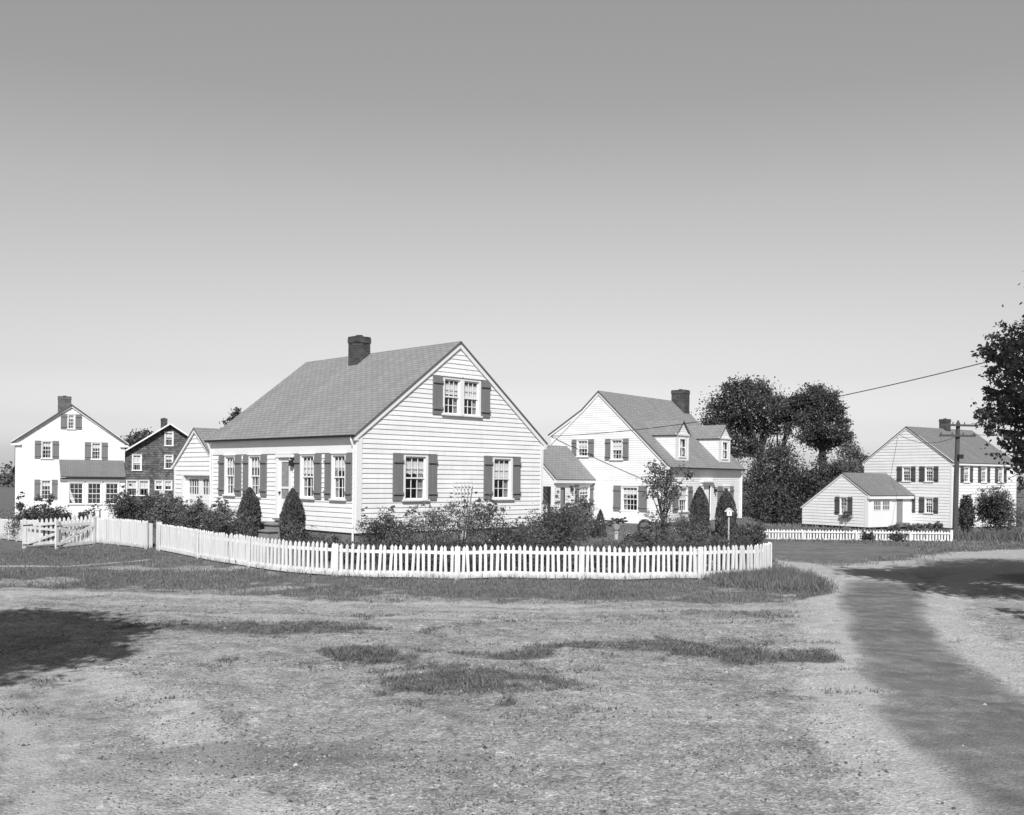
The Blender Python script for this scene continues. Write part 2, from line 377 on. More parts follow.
TRACKS = [[(-2.9, 6.2), (-4.2, 8.5), (-6.0, 11.0), (-9.5, 14.5)], [(-4.2, 6.2), (-5.5, 8.5), (-7.3, 11.0), (-10.5, 14.0)], [(3.3, 6.2), (3.6, 9.0), (4.2, 12.0), (5.3, 15.5), (6.6, 19.0)], [(-9, 18.3), (-3, 17.6), (2, 17.7), (6, 18.6)], [(-9, 17.2), (-3, 16.5), (2, 16.4), (6, 17.0)]]
def fence_y(x):
    xs = [p[0] for p in FENCE[::-1]]; ys = [p[1] for p in FENCE[::-1]]
    return np.interp(x, [-40, -15.3] + xs, [60, 33.0] + ys)
PATCH = [(-1.67, 12.9, 0.95, 0.55, 1.0), (-0.37, 11.5, 1.15, 0.85, 1.0), (-0.1, 13.2, 1.1, 0.5, 0.9), (3.17, 13.3, 0.95, 0.8, 1.0), (1.6, 14.0, 1.7, 0.45, 0.8), (-3.9, 15.2, 1.6, 0.7, 0.8), (-5.0, 9.6, 0.8, 0.4, 0.5), (4.2, 17.3, 1.6, 0.7, 0.45), (0.6, 9.9, 0.7, 0.4, 0.35), (-2.3, 8.4, 1.1, 0.5, 0.6), (-0.9, 8.3, 1.0, 0.3, 0.6), (4.0, 9.6, 0.45, 1.2, 0.3), (2.2, 16.6, 2.4, 0.5, 0.4)]
def masks(x, y):
    """grass, asphalt, pale sand, weeds - each 0..1"""
    n1 = fbm(x, y, 0.9, 1) - 0.5; n2 = fbm(x, y, 3.0, 2) - 0.5; n3 = fbm(x, y, 0.35, 3) - 0.5
    d, t = polyline_dist(x, y, LANE)
    hw = np.interp(t, [0, 1, 2, 3, 4, 5, 7, 12], [0.9, 0.78, 0.72, 0.58, 0.56, 0.66, 0.9, 1.4])
    asp = ss(0.34, -0.30, d - hw + n1 * 0.40 + n2 * 0.30) * ss(6.6, 5.6, t)
    d2, _ = polyline_dist(x, y, LANE2); asp = np.maximum(asp, 0.75 * ss(0.5, -0.4, d2 - 0.55 + n1 * 0.8 + n2 * 0.5))
    lw = np.interp(x, [-14, -9.5, -8, -5.5, -4.2, 0, 3.7, 5.2, 6.9, 7.6], [0.0, 0, 0.1, 0, 0, 0, 0, 0, 1.2, 6])
    near_edge = np.interp(x, [-30, -14, -10, -6.3, -4.1, 0, 3.7, 5.0, 6.4, 7.1, 7.6], [19.0, 20.2, 20.2, 19.9, 19.3, 19.05, 19.1, 19.3, 20.2, 21.6, 25.0])
    fy = fence_y(x)
    verge = ss(-0.35, 0.35, y - near_edge + n1 * 1.7 + n2 * 1.1 + n3 * 1.4) * (x < 8.4) * ss(0.3, -0.5, x - 7.15 - n1 * 0.8 - 0.10 * np.maximum(0, y - 23))
    # inside the lots and the fields beyond
    d3, t3 = polyline_dist(x, y, SIDE); drive = ss(0.5, -0.3, d3 - 1.0 + n1 * 0.8)
    road = ss(0.7, -0.7, d - np.interp(t, [0, 5, 7, 8, 9, 12], [2.1, 2.3, 2.0, 2.0, 2.6, 3.2]) + n1 * 1.4 + n2 * 0.8)
    beyond = ss(26.5, 29.5, y + n1 * 0.8) * (1 - road) * (1 - drive)
    right_field = ss(15.5, 18, x - 0.2 * y + n3 * 4) * (1 - road)
    grass = np.maximum(np.maximum(verge, beyond), right_field)
    # worn footpath along the verge on the left
    dp, _ = polyline_dist(x, y, [(-16, 24.6), (-12.8, 25.0), (-11.4, 24.9), (-10.5, 26.2), (-10.1, 27.0)])
    grass = grass * (1 - 0.95 * ss(0.28, 0.05, dp + n2 * 0.25))
    grass = grass * (1 - 0.35 * ss(0.02, 0.3, n2)) * (1 - 0.75 * ss(0.10, 0.24, n1 + 0.5 * n3) * (y < 26) * (x < 9))
    weeds = np.zeros(np.shape(x))
    for (cx, cy, rx, ry, a) in PATCH:
        q = np.hypot((x - cx) / rx, (y - cy) / ry); weeds = np.maximum(weeds, a * ss(1.35, 0.45, q + n1 * 1.7 + n2 * 1.5))
    weeds = np.maximum(weeds, 0.55 * ss(0.14, 0.34, n1 + 0.4 * n2) * (y < 20) * (y > 7) * (np.abs(x) < 14)) * (1 - asp)
    sand = ss(0.9, 0.0, np.abs(d - hw - 0.45) + n2 * 0.5) * (y < 27)
    sand = np.maximum(sand, 0.7 * ss(0.5, 0.0, np.abs(polyline_dist(x, y, [(-1.6, 6.5), (-2.5, 8.0), (-3.6, 10.2), (-5.2, 11.8)])[0]) - 0.15 + n2 * 0.5))
    sand = np.maximum(sand, 0.75 * ss(0.7, 0.0, np.abs(y - near_edge + 0.75 + n1 * 0.4) + n2 * 0.3) * (x < 1.5))
    sand = np.maximum(sand, road * ss(24, 27, y) * (1 - 0.6 * asp))
    sand = np.maximum(sand, drive); sand = np.maximum(sand, 0.8 * ss(0.25, 0.05, dp + n2 * 0.2))
    ds, ts = polyline_dist(x, y, STREET); street = ss(0.25, -0.15, ds - np.interp(ts, [0, 1, 2, 3], [1.3, 2.5, 3.0, 2.4]) + n1 * 0.25)
    asp = np.maximum(asp, street); grass = grass * (1 - street)
    trk = np.zeros(np.shape(x))
    for T in TRACKS: trk = np.maximum(trk, ss(0.26, 0.06, polyline_dist(x, y, T)[0] + n2 * 0.16 + n1 * 0.1) * ss(-0.25, 0.1, n1 + 0.1))
    trk = trk * (1 - asp)
    # packed smooth lane at lower left
    pack = ss(0.5, -0.5, (x + 2.5 + 0.55 * (y - 7)) + n1 * 0.9) * (y < 12.5)
    return np.clip(grass, 0, 1), np.clip(asp, 0, 1), np.clip(sand * (1 - asp), 0, 1), np.clip(weeds, 0, 1), np.clip(pack, 0, 1), np.clip(trk, 0, 1)
def ground_material():
    m, nt, out = mat_new('gravelly_earth')
    o = tex(nt).outputs['Object']
    at = nt.nodes.new('ShaderNodeAttribute'); at.attribute_name = 'cover'
    s = nt.nodes.new('ShaderNodeSeparateColor'); nt.links.new(at.outputs['Color'], s.inputs[0])
    at2 = nt.nodes.new('ShaderNodeAttribute'); at2.attribute_name = 'cover_more'
    s2 = nt.nodes.new('ShaderNodeSeparateColor'); nt.links.new(at2.outputs['Color'], s2.inputs[0])
    big = noise(nt, o, 0.55, 6, 0.6); med = noise(nt, o, 3.2, 6, 0.65); fine = noise(nt, o, 34, 4, 0.75)
    st = noise(nt, mapping(nt, o, (0.5, 1.7, 1)), 1.1, 5, 0.6)
    vo = N(nt, 'ShaderNodeTexVoronoi', Scale=38.0); nt.links.new(o, vo.inputs['Vector'])
    vs = nt.nodes.new('ShaderNodeSeparateColor'); nt.links.new(vo.outputs['Color'], vs.inputs[0])
    vo2 = N(nt, 'ShaderNodeTexVoronoi', Scale=9.0); nt.links.new(o, vo2.inputs['Vector'])
    vs2 = nt.nodes.new('ShaderNodeSeparateColor'); nt.links.new(vo2.outputs['Color'], vs2.inputs[0])
    dirt = ramp(nt, mix(nt, big, med, 0.58), [(0.33, 0.165), (0.45, 0.325), (0.65, 0.50)])
    dirt = mix(nt, dirt, ramp(nt, st, [(0.3, 0.75), (0.7, 1.15)]), 0.6, 'MULTIPLY')
    dirt = mix(nt, dirt, ramp(nt, fine, [(0.25, 0.45), (0.75, 1.5)]), 1.0, 'MULTIPLY')
    peb = ramp(nt, vs.outputs[0], [(0.0, 0.5), (0.5, 0.95), (0.9, 1.15), (1.0, 1.7)])
    dirt = mix(nt, dirt, peb, mix(nt, 0.75, 0.2, s2.outputs[1]), 'MULTIPLY')
    dirt = mix(nt, dirt, ramp(nt, vs2.outputs[1], [(0.0, 0.75), (0.85, 1.02), (1.0, 1.3)]), 0.6, 'MULTIPLY')
    sand = mix(nt, ramp(nt, med, [(0.3, 0.38), (0.7, 0.54)]), ramp(nt, fine, [(0.25, 0.6), (0.75, 1.3)]), 0.8, 'MULTIPLY')
    sand = mix(nt, sand, peb, 0.55, 'MULTIPLY')
    turf = mix(nt, ramp(nt, med, [(0.3, 0.10), (0.7, 0.21)]), ramp(nt, fine, [(0.25, 0.5), (0.75, 1.5)]), 0.9, 'MULTIPLY')
    tar = mix(nt, ramp(nt, mix(nt, big, med, 0.35), [(0.32, 0.105), (0.68, 0.215)]), ramp(nt, fine, [(0.25, 0.6), (0.75, 1.4)]), 0.9, 'MULTIPLY')
    def soft(fac, lo=0.30, hi=0.70):      # ragged edge: threshold shifted by noise
        a = N(nt, 'ShaderNodeMath', operation='ADD'); nt.links.new(fac, a.inputs[0])
        b = N(nt, 'ShaderNodeMath', operation='MULTIPLY_ADD'); nt.links.new(mix(nt, med, fine, 0.5), b.inputs[0]); b.inputs[1].default_value = 1.1; b.inputs[2].default_value = -0.55
        nt.links.new(b.outputs[0], a.inputs[1]); return ramp(nt, a.outputs[0], [(lo, 0.0), (hi, 1.0)])
    c = mix(nt, dirt, sand, soft(s.outputs[2]))
    c = mix(nt, c, mix(nt, turf, 0.10, 0.3), soft(s2.outputs[0], 0.35, 0.85))
    tar = mix(nt, tar, mix(nt, sand, 0.7, 1.0, 'MULTIPLY'), ramp(nt, mix(nt, st, med, 0.5), [(0.47, 0.0), (0.64, 0.6)]))
    trm = soft(s2.outputs[2], 0.25, 0.75)
    c = mix(nt, c, mix(nt, c, mix(nt, 0.42, sand, 0.4), 0.7), trm)
    tar = mix(nt, tar, mix(nt, tar, 0.72, 1.0, 'MULTIPLY'), trm)
    c = mix(nt, c, tar, soft(s.outputs[1], 0.2, 0.8))
    c = mix(nt, c, turf, soft(s.outputs[0]))
    hgt = mix(nt, mix(nt, fine, med, 0.4), vo.outputs['Distance'], 0.35)
    principled(nt, out, c, 0.95, bump(nt, hgt, 0.75, 0.035), 0.12)
    return m
M['ground'] = ground_material()
def sheet(name, xs, ys, lift=None, keep=None):
    X, Y = np.meshgrid(xs, ys); Z = gz(X, Y) + (lift(X, Y) if lift else 0)
    nx, ny = len(xs), len(ys); co = np.stack([X, Y, Z], -1).reshape(-1, 3)
    i = np.arange(nx * ny).reshape(ny, nx)
    q = np.stack([i[:-1, :-1], i[:-1, 1:], i[1:, 1:], i[1:, :-1]], -1).reshape(-1, 4)
    if keep is not None:
        k = keep(X, Y).reshape(-1); q = q[k[q].all(1)]
        used = np.unique(q); remap = -np.ones(nx * ny, int); remap[used] = np.arange(len(used)); co = co[used]; q = remap[q]
    me = bpy.data.meshes.new(name); me.from_pydata(co.tolist(), [], q.tolist())
    g, a, s, w, p, k_ = masks(co[:, 0], co[:, 1])
    for nm, ch in (('cover', (g, a, s)), ('cover_more', (w, p, k_))):
        ca = me.color_attributes.new(nm, 'FLOAT_COLOR', 'POINT')
        ca.data.foreach_set('color', np.stack([*ch, np.ones_like(g)], -1).astype(np.float32).ravel())
    me.polygons.foreach_set('use_smooth', [True] * len(me.polygons))
    me.materials.append(M['ground'])
    o = bpy.data.objects.new(name, me); COL.objects.link(o); o['kind'] = 'structure'; return o
def grow(a, b, s, f):
    r = [a]
    while abs(r[-1] - a) < abs(b - a): r.append(r[-1] + s * (1 if b > a else -1)); s *= f
    return r
xs = sorted(set(grow(-15, -420, 0.3, 1.13)[1:] + list(np.arange(-15, 16.01, 0.14)) + grow(16.01, 450, 0.3, 1.12)[1:]))
ys = sorted(set(grow(4, -60, 0.4, 1.3)[1:] + list(np.arange(4, 34.01, 0.14)) + grow(34.02, 900, 0.3, 1.06)[1:]))
sheet('ground', xs, ys)
def lane_edge(X, Y):
    d, t = polyline_dist(X, Y, LANE); return np.interp(t, [0, 5, 7, 12], [1.3, 1.4, 1.7, 2.4]) - d
sheet('street', np.arange(6, 19, 0.16), np.arange(26, 52, 0.16), lambda X, Y: 0.006 - 0.08 * ss(3.4, 4.2, polyline_dist(X, Y, STREET)[0]), lambda X, Y: (polyline_dist(X, Y, STREET)[0] < 4.2) & (lane_edge(X, Y) < 0.6))
sheet('road', np.arange(2, 45, 0.14), np.arange(4.5, 47, 0.14), lambda X, Y: 0.010 - 0.07 * ss(0.3, -0.5, lane_edge(X, Y)), lambda X, Y: lane_edge(X, Y) > -0.55)

# ------------------------------------------------------------------ foliage
def quads(name, P, T, Bv, L, W, u, mat, parent=None):
    n = len(P); co = np.empty((n, 4, 3))
    co[:, 0] = P - T * (L / 2)[:, None]; co[:, 1] = P + Bv * (W / 2)[:, None]; co[:, 2] = P + T * (L / 2)[:, None]; co[:, 3] = P - Bv * (W / 2)[:, None]
    me = bpy.data.meshes.new(name); me.vertices.add(4 * n); me.vertices.foreach_set('co', co.ravel())
    me.loops.add(4 * n); me.loops.foreach_set('vertex_index', np.arange(4 * n))
    me.polygons.add(n); me.polygons.foreach_set('loop_start', np.arange(n) * 4)
    uv = me.uv_layers.new(name='UVMap'); uv.data.foreach_set('uv', np.repeat(np.stack([u, u * 0], -1), 4, 0).ravel())
    me.update(); me.validate()
    me.materials.append(M[mat]); o = bpy.data.objects.new(name, me); COL.objects.link(o); o.parent = parent
    return o
def unit(a): return a / np.maximum(np.linalg.norm(a, axis=1, keepdims=True), 1e-9)
def leaf_cloud(name, blobs, n, size, mat, parent, clump=0.22, up=0.25, hollow=0.55, aspect=0.55, squash=1.0):
    """leaves gathered in clumps through the volume of ellipsoids; blobs = (x,y,z,rx,ry,rz)"""
    bl = np.array(blobs, float); vol = bl[:, 3] * bl[:, 4] * bl[:, 5]; 
    per = 22; nc = max(4, n // per)
    bi = RNG.choice(len(bl), nc, p=vol ** 0.75 / (vol ** 0.75).sum())
    d = unit(RNG.normal(size=(nc, 3))); r = hollow + (1 - hollow) * RNG.random(nc) ** 0.7; r *= 0.85 + 0.3 * RNG.random(nc)
    cc = bl[bi, :3] + d * r[:, None] * bl[bi, 3:6]
    rad = np.minimum.reduce([bl[bi, 3], bl[bi, 4], bl[bi, 5]])
    ci = np.repeat(np.arange(nc), per)
    csz = clump * rad * (0.6 + 0.9 * RNG.random(nc))
    P = cc[ci] + RNG.normal(size=(nc * per, 3)) * csz[ci][:, None] * np.array([1, 1, 0.75])
    nrm = unit(RNG.normal(size=P.shape) + 0.7 * d[ci] + np.array([0, 0, up * 2]))
    t = unit(np.cross(nrm, RNG.normal(size=P.shape))); b = np.cross(nrm, t)
    L = size * (0.6 + 0.8 * RNG.random(len(P))); tone = RNG.random(nc)
    u = np.clip(0.55 * tone[ci] + 0.45 * RNG.random(len(P)), 0, 1)
    return quads(name, P, t, b, L, L * aspect, u, mat, parent)
def bush(x, y, r, h, label, n=1500, leaf=0.09, mat='leaf', sparse=False, flowers=0, name='shrub', cat='shrub', group=None, ry=None, stems=6, spikes=0):
    z = GZ(x, y); t = thing(name, label, cat, (x, y, z), random.uniform(0, 360) if ry is None else 0, group); ry = ry or r
    n = int(n * 3.4); leaf *= 0.68
    bl = [(0, 0, h * 0.36, r * 0.9, ry * 0.9, h * 0.38)]
    for k in range(7):
        a = random.uniform(0, 6.28); q = random.uniform(0.3, 0.65)
        bl.append((math.cos(a) * r * q, math.sin(a) * ry * q, h * random.uniform(0.3, 0.78), r * 0.4, ry * 0.4, h * 0.26))
    for k in range(spikes):
        a = random.uniform(0, 6.28); q = random.uniform(0.1, 0.75)
        bl.append((math.cos(a) * r * q, math.sin(a) * ry * q, h * random.uniform(0.7, 0.95), r * 0.13, r * 0.13, h * 0.28))
    leaf_cloud('foliage', bl, n, leaf, mat, t, hollow=0.2 if not sparse else 0.5)
    mb = MB()
    for k in range(stems):
        a = random.uniform(0, 6.28); q = random.uniform(0.2, 0.7)
        mb.tube([(0.05 * math.cos(a), 0.05 * math.sin(a), -0.05), (math.cos(a) * r * q * 0.5, math.sin(a) * ry * q * 0.5, h * 0.4), (math.cos(a) * r * q, math.sin(a) * ry * q, h * 0.8)], [0.012, 0.009, 0.004], 5)
    mb.build('stem', 'bark', t)
    if flowers:
        leaf_cloud('blossom', [(0, 0, h * 0.55, r * 0.95, ry * 0.95, h * 0.45)], flowers, leaf * 0.8, 'flower', t, hollow=0.85)
    return t
def cone_tree(x, y, r, h, label, n=7000, leaf=0.075, name='cone_evergreen', group=None, lean=0.0, belly=0.25, taper=1.7):
    z = GZ(x, y); t = thing(name, label, 'evergreen', (x, y, z), 0, group)
    hh = RNG.random(n) ** 1.25; a = RNG.random(n) * 6.283
    prof = np.minimum(1, 0.72 + hh / belly * 0.28) * (1 - np.clip((hh - belly) / (1 - belly), 0, 1) ** taper) ** 0.85
    lump = 0.80 + 0.30 * vnoise(a * 2.2, hh * 8, 3) + 0.12 * RNG.random(n)
    rr = r * prof * lump * (0.9 + 0.1 * RNG.random(n)) * np.where(RNG.random(n) < 0.25, 0.75, 1)
    P = np.stack([np.cos(a) * rr + lean * hh * h, np.sin(a) * rr, hh * h * 0.99 + 0.02], -1)
    out = np.stack([np.cos(a), np.sin(a), 0 * a], -1)
    T = unit(out * 0.5 + np.array([0, 0, 1.0]) + RNG.normal(size=P.shape) * 0.35)
    B = unit(np.cross(T, out + RNG.normal(size=P.shape) * 0.6))
    L = leaf * (0.7 + 0.8 * RNG.random(n)); u = np.clip(0.6 * vnoise(a * 3, hh * 14, 8) + 0.4 * RNG.random(n), 0, 1)
    quads('foliage', P, T, B, L, L * 0.5, u, 'needle', t)
    mb = MB(); mb.tube([(0, 0, -0.1), (0, 0, h * 0.3), (lean * h * 0.9, 0, h * 0.93)], [r * 0.62, r * 0.62, 0.02], 12)  # wide dark core added inside the foliage to stop see-through
    mb.build('trunk', 'bark', t); return t
def tree(x, y, blobs, label, trunk_r, fork, n, leaf, mat='leaf_far', name='tree', cat='tree', group=None, clump=0.2, hollow=0.5, lean=(0, 0), up=0.1, base_z=None):
    """blobs in world coordinates"""
    z = GZ(x, y) if base_z is None else base_z; t = thing(name, label, cat, (x, y, z), 0, group)
    bl = [(b[0] - x, b[1] - y, b[2] - z, *b[3:]) for b in blobs]
    leaf_cloud('crown', bl, n, leaf, mat, t, clump=clump, hollow=hollow, up=up)
    mb = MB(); fx, fy = lean[0], lean[1]
    mb.tube([(0, 0, -0.2), (fx * 0.2, fy * 0.2, fork * 0.3), (fx, fy, fork)], [trunk_r * 1.3, trunk_r, trunk_r * 0.82], 10)
    for b in bl:
        e = V(b[:3]); s = V((fx, fy, fork * 0.96)); m = s.lerp(e, 0.5) + V((random.uniform(-0.1, 0.1), random.uniform(-.1, .1), 0.08)) * (e - s).length
        mb.tube([s, m, e, e + (e - m).normalized() * min(b[3], b[5]) * 0.5], [trunk_r * 0.6, trunk_r * 0.30, trunk_r * 0.11, trunk_r * 0.02], 6)
        for k in range(2):
            q = V(RNG.normal(size=3)) * 0.45; mb.tube([m.lerp(e, 0.6), e + V((q.x * b[3], q.y * b[4], q.z * b[5])) * 1.2], [trunk_r * 0.12, trunk_r * 0.02], 5)
    mb.build('trunk', 'bark', t); return t
def blades(name, X, Y, h, w, mat, lean=0.5, lift=0.0, label=None):
    n = len(X); Z = gz(X, Y) + lift; a = RNG.random(n) * 6.283; H = h * (0.45 + 0.9 * RNG.random(n))
    T = unit(np.stack([np.cos(a) * lean * RNG.random(n), np.sin(a) * lean * RNG.random(n), np.ones(n)], -1))
    c = RNG.random(n) * 6.283; side = np.stack([np.cos(c), np.sin(c), 0 * c], -1); B = unit(side - T * (side * T).sum(1, keepdims=True))
    P = np.stack([X, Y, Z], -1) + T * (H * 0.42)[:, None]
    u = np.clip(0.65 * fbm(X, Y, 1.1, 21) + 0.15 + 0.35 * (RNG.random(n) - 0.3), 0, 1)
    o = quads(name, P, T, B, H, w * (0.6 + 0.8 * RNG.random(n)), u, mat); o['kind'] = 'stuff'
    return o

# ------------------------------------------------------------------ MAIN HOUSE
def along(z_eave, z_apex, half, centre):      # half width of a gable at height z
    return lambda z: half if z <= z_eave else max(0.0, half * (z_apex - z) / (z_apex - z_eave))
def main_house():
    W, L, zb = 7.76, 8.5, 0.74
    t = thing('cape_house', 'large nearest white clapboard cottage with dark brick chimney, behind the curved picket fence', 'house', (*MO, zb), MD)
    gab = Wf((0, 0, 0), (1, 0, 0), (0, -1, 0)); fro = Wf((0, 0, 0), (0, 1, 0), (-1, 0, 0))
    bak = Wf((0, L, 0), (1, 0, 0), (0, 1, 0)); rea = Wf((W, 0, 0), (0, 1, 0), (1, 0, 0))
    C, ze, za, c = W / 2, 2.80, 5.80, 0.1442
    hw = along(ze, za, C, C); lf = lambda z: C - hw(z); rt = lambda z: C + hw(z)
    ops = [window(t, gab, 1.66, 2.62, 0.95, 2.33, ((1.27, 1.66), (2.62, 2.98)), cur='valance', cw=0.085),
           window(t, gab, 5.34, 6.27, 0.95, 2.33, ((4.96, 5.34), (6.27, 6.64)), cur='shade', cw=0.085),
           window(t, gab, 3.18, 3.98, 3.60, 4.76, ((2.78, 3.18),), cur='shade'),
           window(t, gab, 3.99, 4.79, 3.60, 4.76, ((4.79, 5.2),), cur='shade')]
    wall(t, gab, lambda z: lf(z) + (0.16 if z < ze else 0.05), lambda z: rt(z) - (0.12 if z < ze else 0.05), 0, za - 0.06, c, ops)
    fops = []
    for (a, b, d, e) in ((6.43, 6.84, 7.53, 7.93), (4.83, 5.21, 5.94, 6.3), (1.75, 2.12, 2.88, 3.2), (0.2, 0.5, 1.22, 1.56)):
        fops.append(window(t, fro, b, d, 0.97, 2.29, ((a, b), (d, e)), cur='half' if b > 4 else 'valance', cw=0.05))
    # front door
    d0, d1 = 3.36, 4.26
    tr = MB(); fro.box(tr, d0, d0 + 0.13, 0.24, 2.2, 0, 0.05); fro.box(tr, d1 - 0.13, d1, 0.24, 2.2, 0, 0.05); fro.box(tr, d0 - 0.03, d1 + 0.03, 2.2, 2.30, 0, 0.07)
    fro.box(tr, d0 - 0.04, d1 + 0.04, 0.19, 0.24, -0.1, 0.12)
    for a, b in ((d0 + 0.11, d0 + 0.13), (d1 - 0.13, d1 - 0.11)): fro.box(tr, a, b, 0.24, 2.2, -0.1, -0.002)
    dr = tr.build('door_frame', 'white_trim', t)
    dd = MB(); a, b = d0 + 0.14, d1 - 0.14
    for q in ((a, a + 0.09, 0.26, 2.18), (b - 0.09, b, 0.26, 2.18), (a + 0.09, b - 0.09, 2.06, 2.18), (a + 0.09, b - 0.09, 0.26, 0.9), (a + 0.09, b - 0.09, 1.22, 1.28)): fro.box(dd, *q, -0.05, -0.01)
    door = dd.build('screen_door', 'white_trim', t)
    sc = MB(); sc.face([fro.p(a, 0.3, -0.03), fro.p(b, 0.3, -0.03), fro.p(b, 2.15, -0.03), fro.p(a, 2.15, -0.03)]); sc.build('screen', M['drape'], door)
    kn = MB(); kn.tube([fro.p(b - 0.05, 1.1, -0.01), fro.p(b - 0.05, 1.1, 0.05)], 0.03, 8); kn.build('handle', 'dark', door)
    fops.append((d0 + 0.12, d1 - 0.12, 0.22, 2.2))
    wall(t, fro, lambda z: 0.10, lambda z: L - 0.10, 0, 2.34, c, fops)
    wall(t, bak, lf, rt, 0, za - 0.06, c); wall(t, rea, lambda z: 0, lambda z: L, 0, ze, c)
    # trim: corner boards, frieze, rake boards, eave box
    tm = MB()
    gab.box(tm, 0.0, 0.16, 0, 2.86, 0.003, 0.03); gab.box(tm, W - 0.12, W, 0, 2.86, 0.003, 0.03)
    fro.box(tm, -0.03, 0.10, 0, 2.32, 0.003, 0.03); fro.box(tm, L - 0.10, L, 0, 2.32, 0.003, 0.03)
    fro.box(tm, -0.03, L, 2.32, 2.72, 0.003, 0.036)
    fro.box(tm, -0.06, L + 0.06, 2.72, 2.84, 0.0, 0.13); rea.box(tm, -0.03, L + 0.06, 2.70, 2.84, 0.0, 0.16)
    for sgn in (-1, 1):
        a = (C + sgn * (C + 0.13), -0.035, 2.85 - 0.15); b = (C, -0.035, 5.914 - 0.15)
        tm.bar(a, b, 0.06, 0.11, (0, 0, 1))
    # small trim blocks at the eave returns
    gab.box(tm, -0.13, 0.0, 2.66, 2.78, -0.1, 0.06); gab.box(tm, W, W + 0.12, 2.62, 2.78, -0.1, 0.06)
    tm.build('trim', 'white_trim', t)
    fd = MB(); fd.box((0.03, 0.03, -1.2), (W - 0.03, L - 0.03, -0.005)); fd.build('foundation', 'concrete', t)
    m = 0.764; rf = MB(); y0, y1 = -0.085, L + 0.12; e = -0.17
    rf.slab((e, y0, 2.95 + m * e), (e, y1, 2.95 + m * e), (C, y1, 2.95 + m * C), (C, y0, 2.95 + m * C), 0.06)
    rf.slab((W - e, y1, 2.95 + m * e), (W - e, y0, 2.95 + m * e), (C, y0, 2.95 + m * C), (C, y1, 2.95 + m * C), 0.06)
    roof = rf.build('roof', 'roof', t)
    brick_stack(t, 3.27, 3.84, 4.58, 5.08, 5.0, 6.46)
    gt = MB(); gt.box((-0.22, -0.08, 2.76), (-0.132, L + 0.1, 2.79)); gt.box((-0.23, -0.08, 2.79), (-0.215, L + 0.1, 2.825)); gt.build('gutter', 'dark', t)
    for y in (0.07, L - 0.06):
        ds = MB(); ds.tube([(-0.17, y, 2.78), (-0.16, y, 2.66), (-0.075, y, 2.45), (-0.075, y, -0.25)], 0.034, 8); ds.build('downspout', 'white_trim', t)
    st = MB(); st.box((-0.85, 3.05, -0.5), (-0.005, 4.75, 0.13)); st.box((-0.90, 3.0, 0.13), (-0.005, 4.8, 0.17)); 
    st.box((-1.2, 2.75, -0.5), (-0.86, 4.72, -0.05)); st.box((-1.25, 2.7, -0.05), (-0.86, 4.77, -0.01)); st.box((-1.55, 2.75, -0.5), (-1.21, 4.72, -0.23))
    st.build('steps', 'grey_wood', t)
    bl = MB(); fro.box(bl, 3.55, 4.1, 0.245, 0.30, 0.05, 0.25); bl.build('door_mat', 'grey_wood', t)
    lantern(t, fro, 3.27, 1.93)
    # attached garage wing at the far end of the front
    gw, gx, g0 = 3.26, 0.25, 8.52
    gf = Wf((gx, g0, 0), (0, 1, 0), (-1, 0, 0)); gc = gw / 2; hz = along(1.98, 3.25, gc, gc)
    o = [(0.42, 2.52, -0.2, 1.62)]
    wall(t, gf, lambda z: gc - hz(z) + 0.02, lambda z: gc + hz(z) - 0.02, -0.2, 3.2, 0.165, o)
    gl = Wf((gx, g0 + gw, 0), (1, 0, 0), (0, 1, 0)); wall(t, gl, lambda z: 0, lambda z: 6, -0.2, 1.98, 0.165)
    gm = MB(); gf.box(gm, 0.3, 0.42, -0.2, 1.66, 0, 0.04); gf.box(gm, 2.52, 2.64, -0.2, 1.66, 0, 0.04); gf.box(gm, 0.42, 2.52, 1.6, 1.66, 0, 0.04)
    gf.box(gm, 0.40, 0.42, -0.2, 1.62, -0.2, 0); gf.box(gm, 2.52, 2.54, -0.2, 1.62, -0.2, 0); gf.box(gm, 0.4, 2.54, 1.6, 1.62, -0.2, 0)
    gf.box(gm, gw - 0.1, gw, -0.2, 1.95, 0.002, 0.03)
    gm.build('trim', 'white_trim', t)
    gd = MB()
    for a in (0.43, 1.475):
        b = a + 1.03
        for q in ((a, b, -0.2, 0.92), (a, b, 1.47, 1.6), (a, a + 0.16, 0.92, 1.47), (b - 0.16, b, 0.92, 1.47)): gf.box(gd, *q, -0.17, -0.12)
        for k in range(1, 4): x = a + 0.16 + k * 0.71 / 4; gf.box(gd, x - 0.013, x + 0.013, 0.92, 1.47, -0.16, -0.13)
        gf.box(gd, a + 0.16, b - 0.16, 1.18, 1.205, -0.158, -0.132)
        for k in range(4): gf.box(gd, a + 0.1 + k * 0.22, a + 0.24 + k * 0.22, 0.72, 0.73, -0.12, -0.105)
    gdo = gd.build('garage_door', 'white_trim', t)
    gp = MB(); gp.face([gf.p(0.45, 0.9, -0.145), gf.p(2.5, 0.9, -0.145), gf.p(2.5, 1.5, -0.145), gf.p(0.45, 1.5, -0.145)]); gp.build('pane', 'glass', gdo)
    gr = MB(); m2 = (3.25 - 1.98) / gc; yb = g0 + gc
    f0, f1 = gx - 0.1, gx + 6.2
    def zz(d): return 3.33 - m2 * d
    gr.slab((f0, g0 + gw + 0.08, zz(gc + 0.08)), (f1, g0 + gw + 0.08, zz(gc + 0.08)), (f1, yb, zz(0)), (f0, yb, zz(0)), 0.05)
    gr.slab((f1, g0 + 0.02, zz(gc - 0.02)), (f0, g0 + 0.02, zz(gc - 0.02)), (f0, yb, zz(0)), (f1, yb, zz(0)), 0.05)
    gr.build('garage_roof', 'roof', t)
    gk = MB()
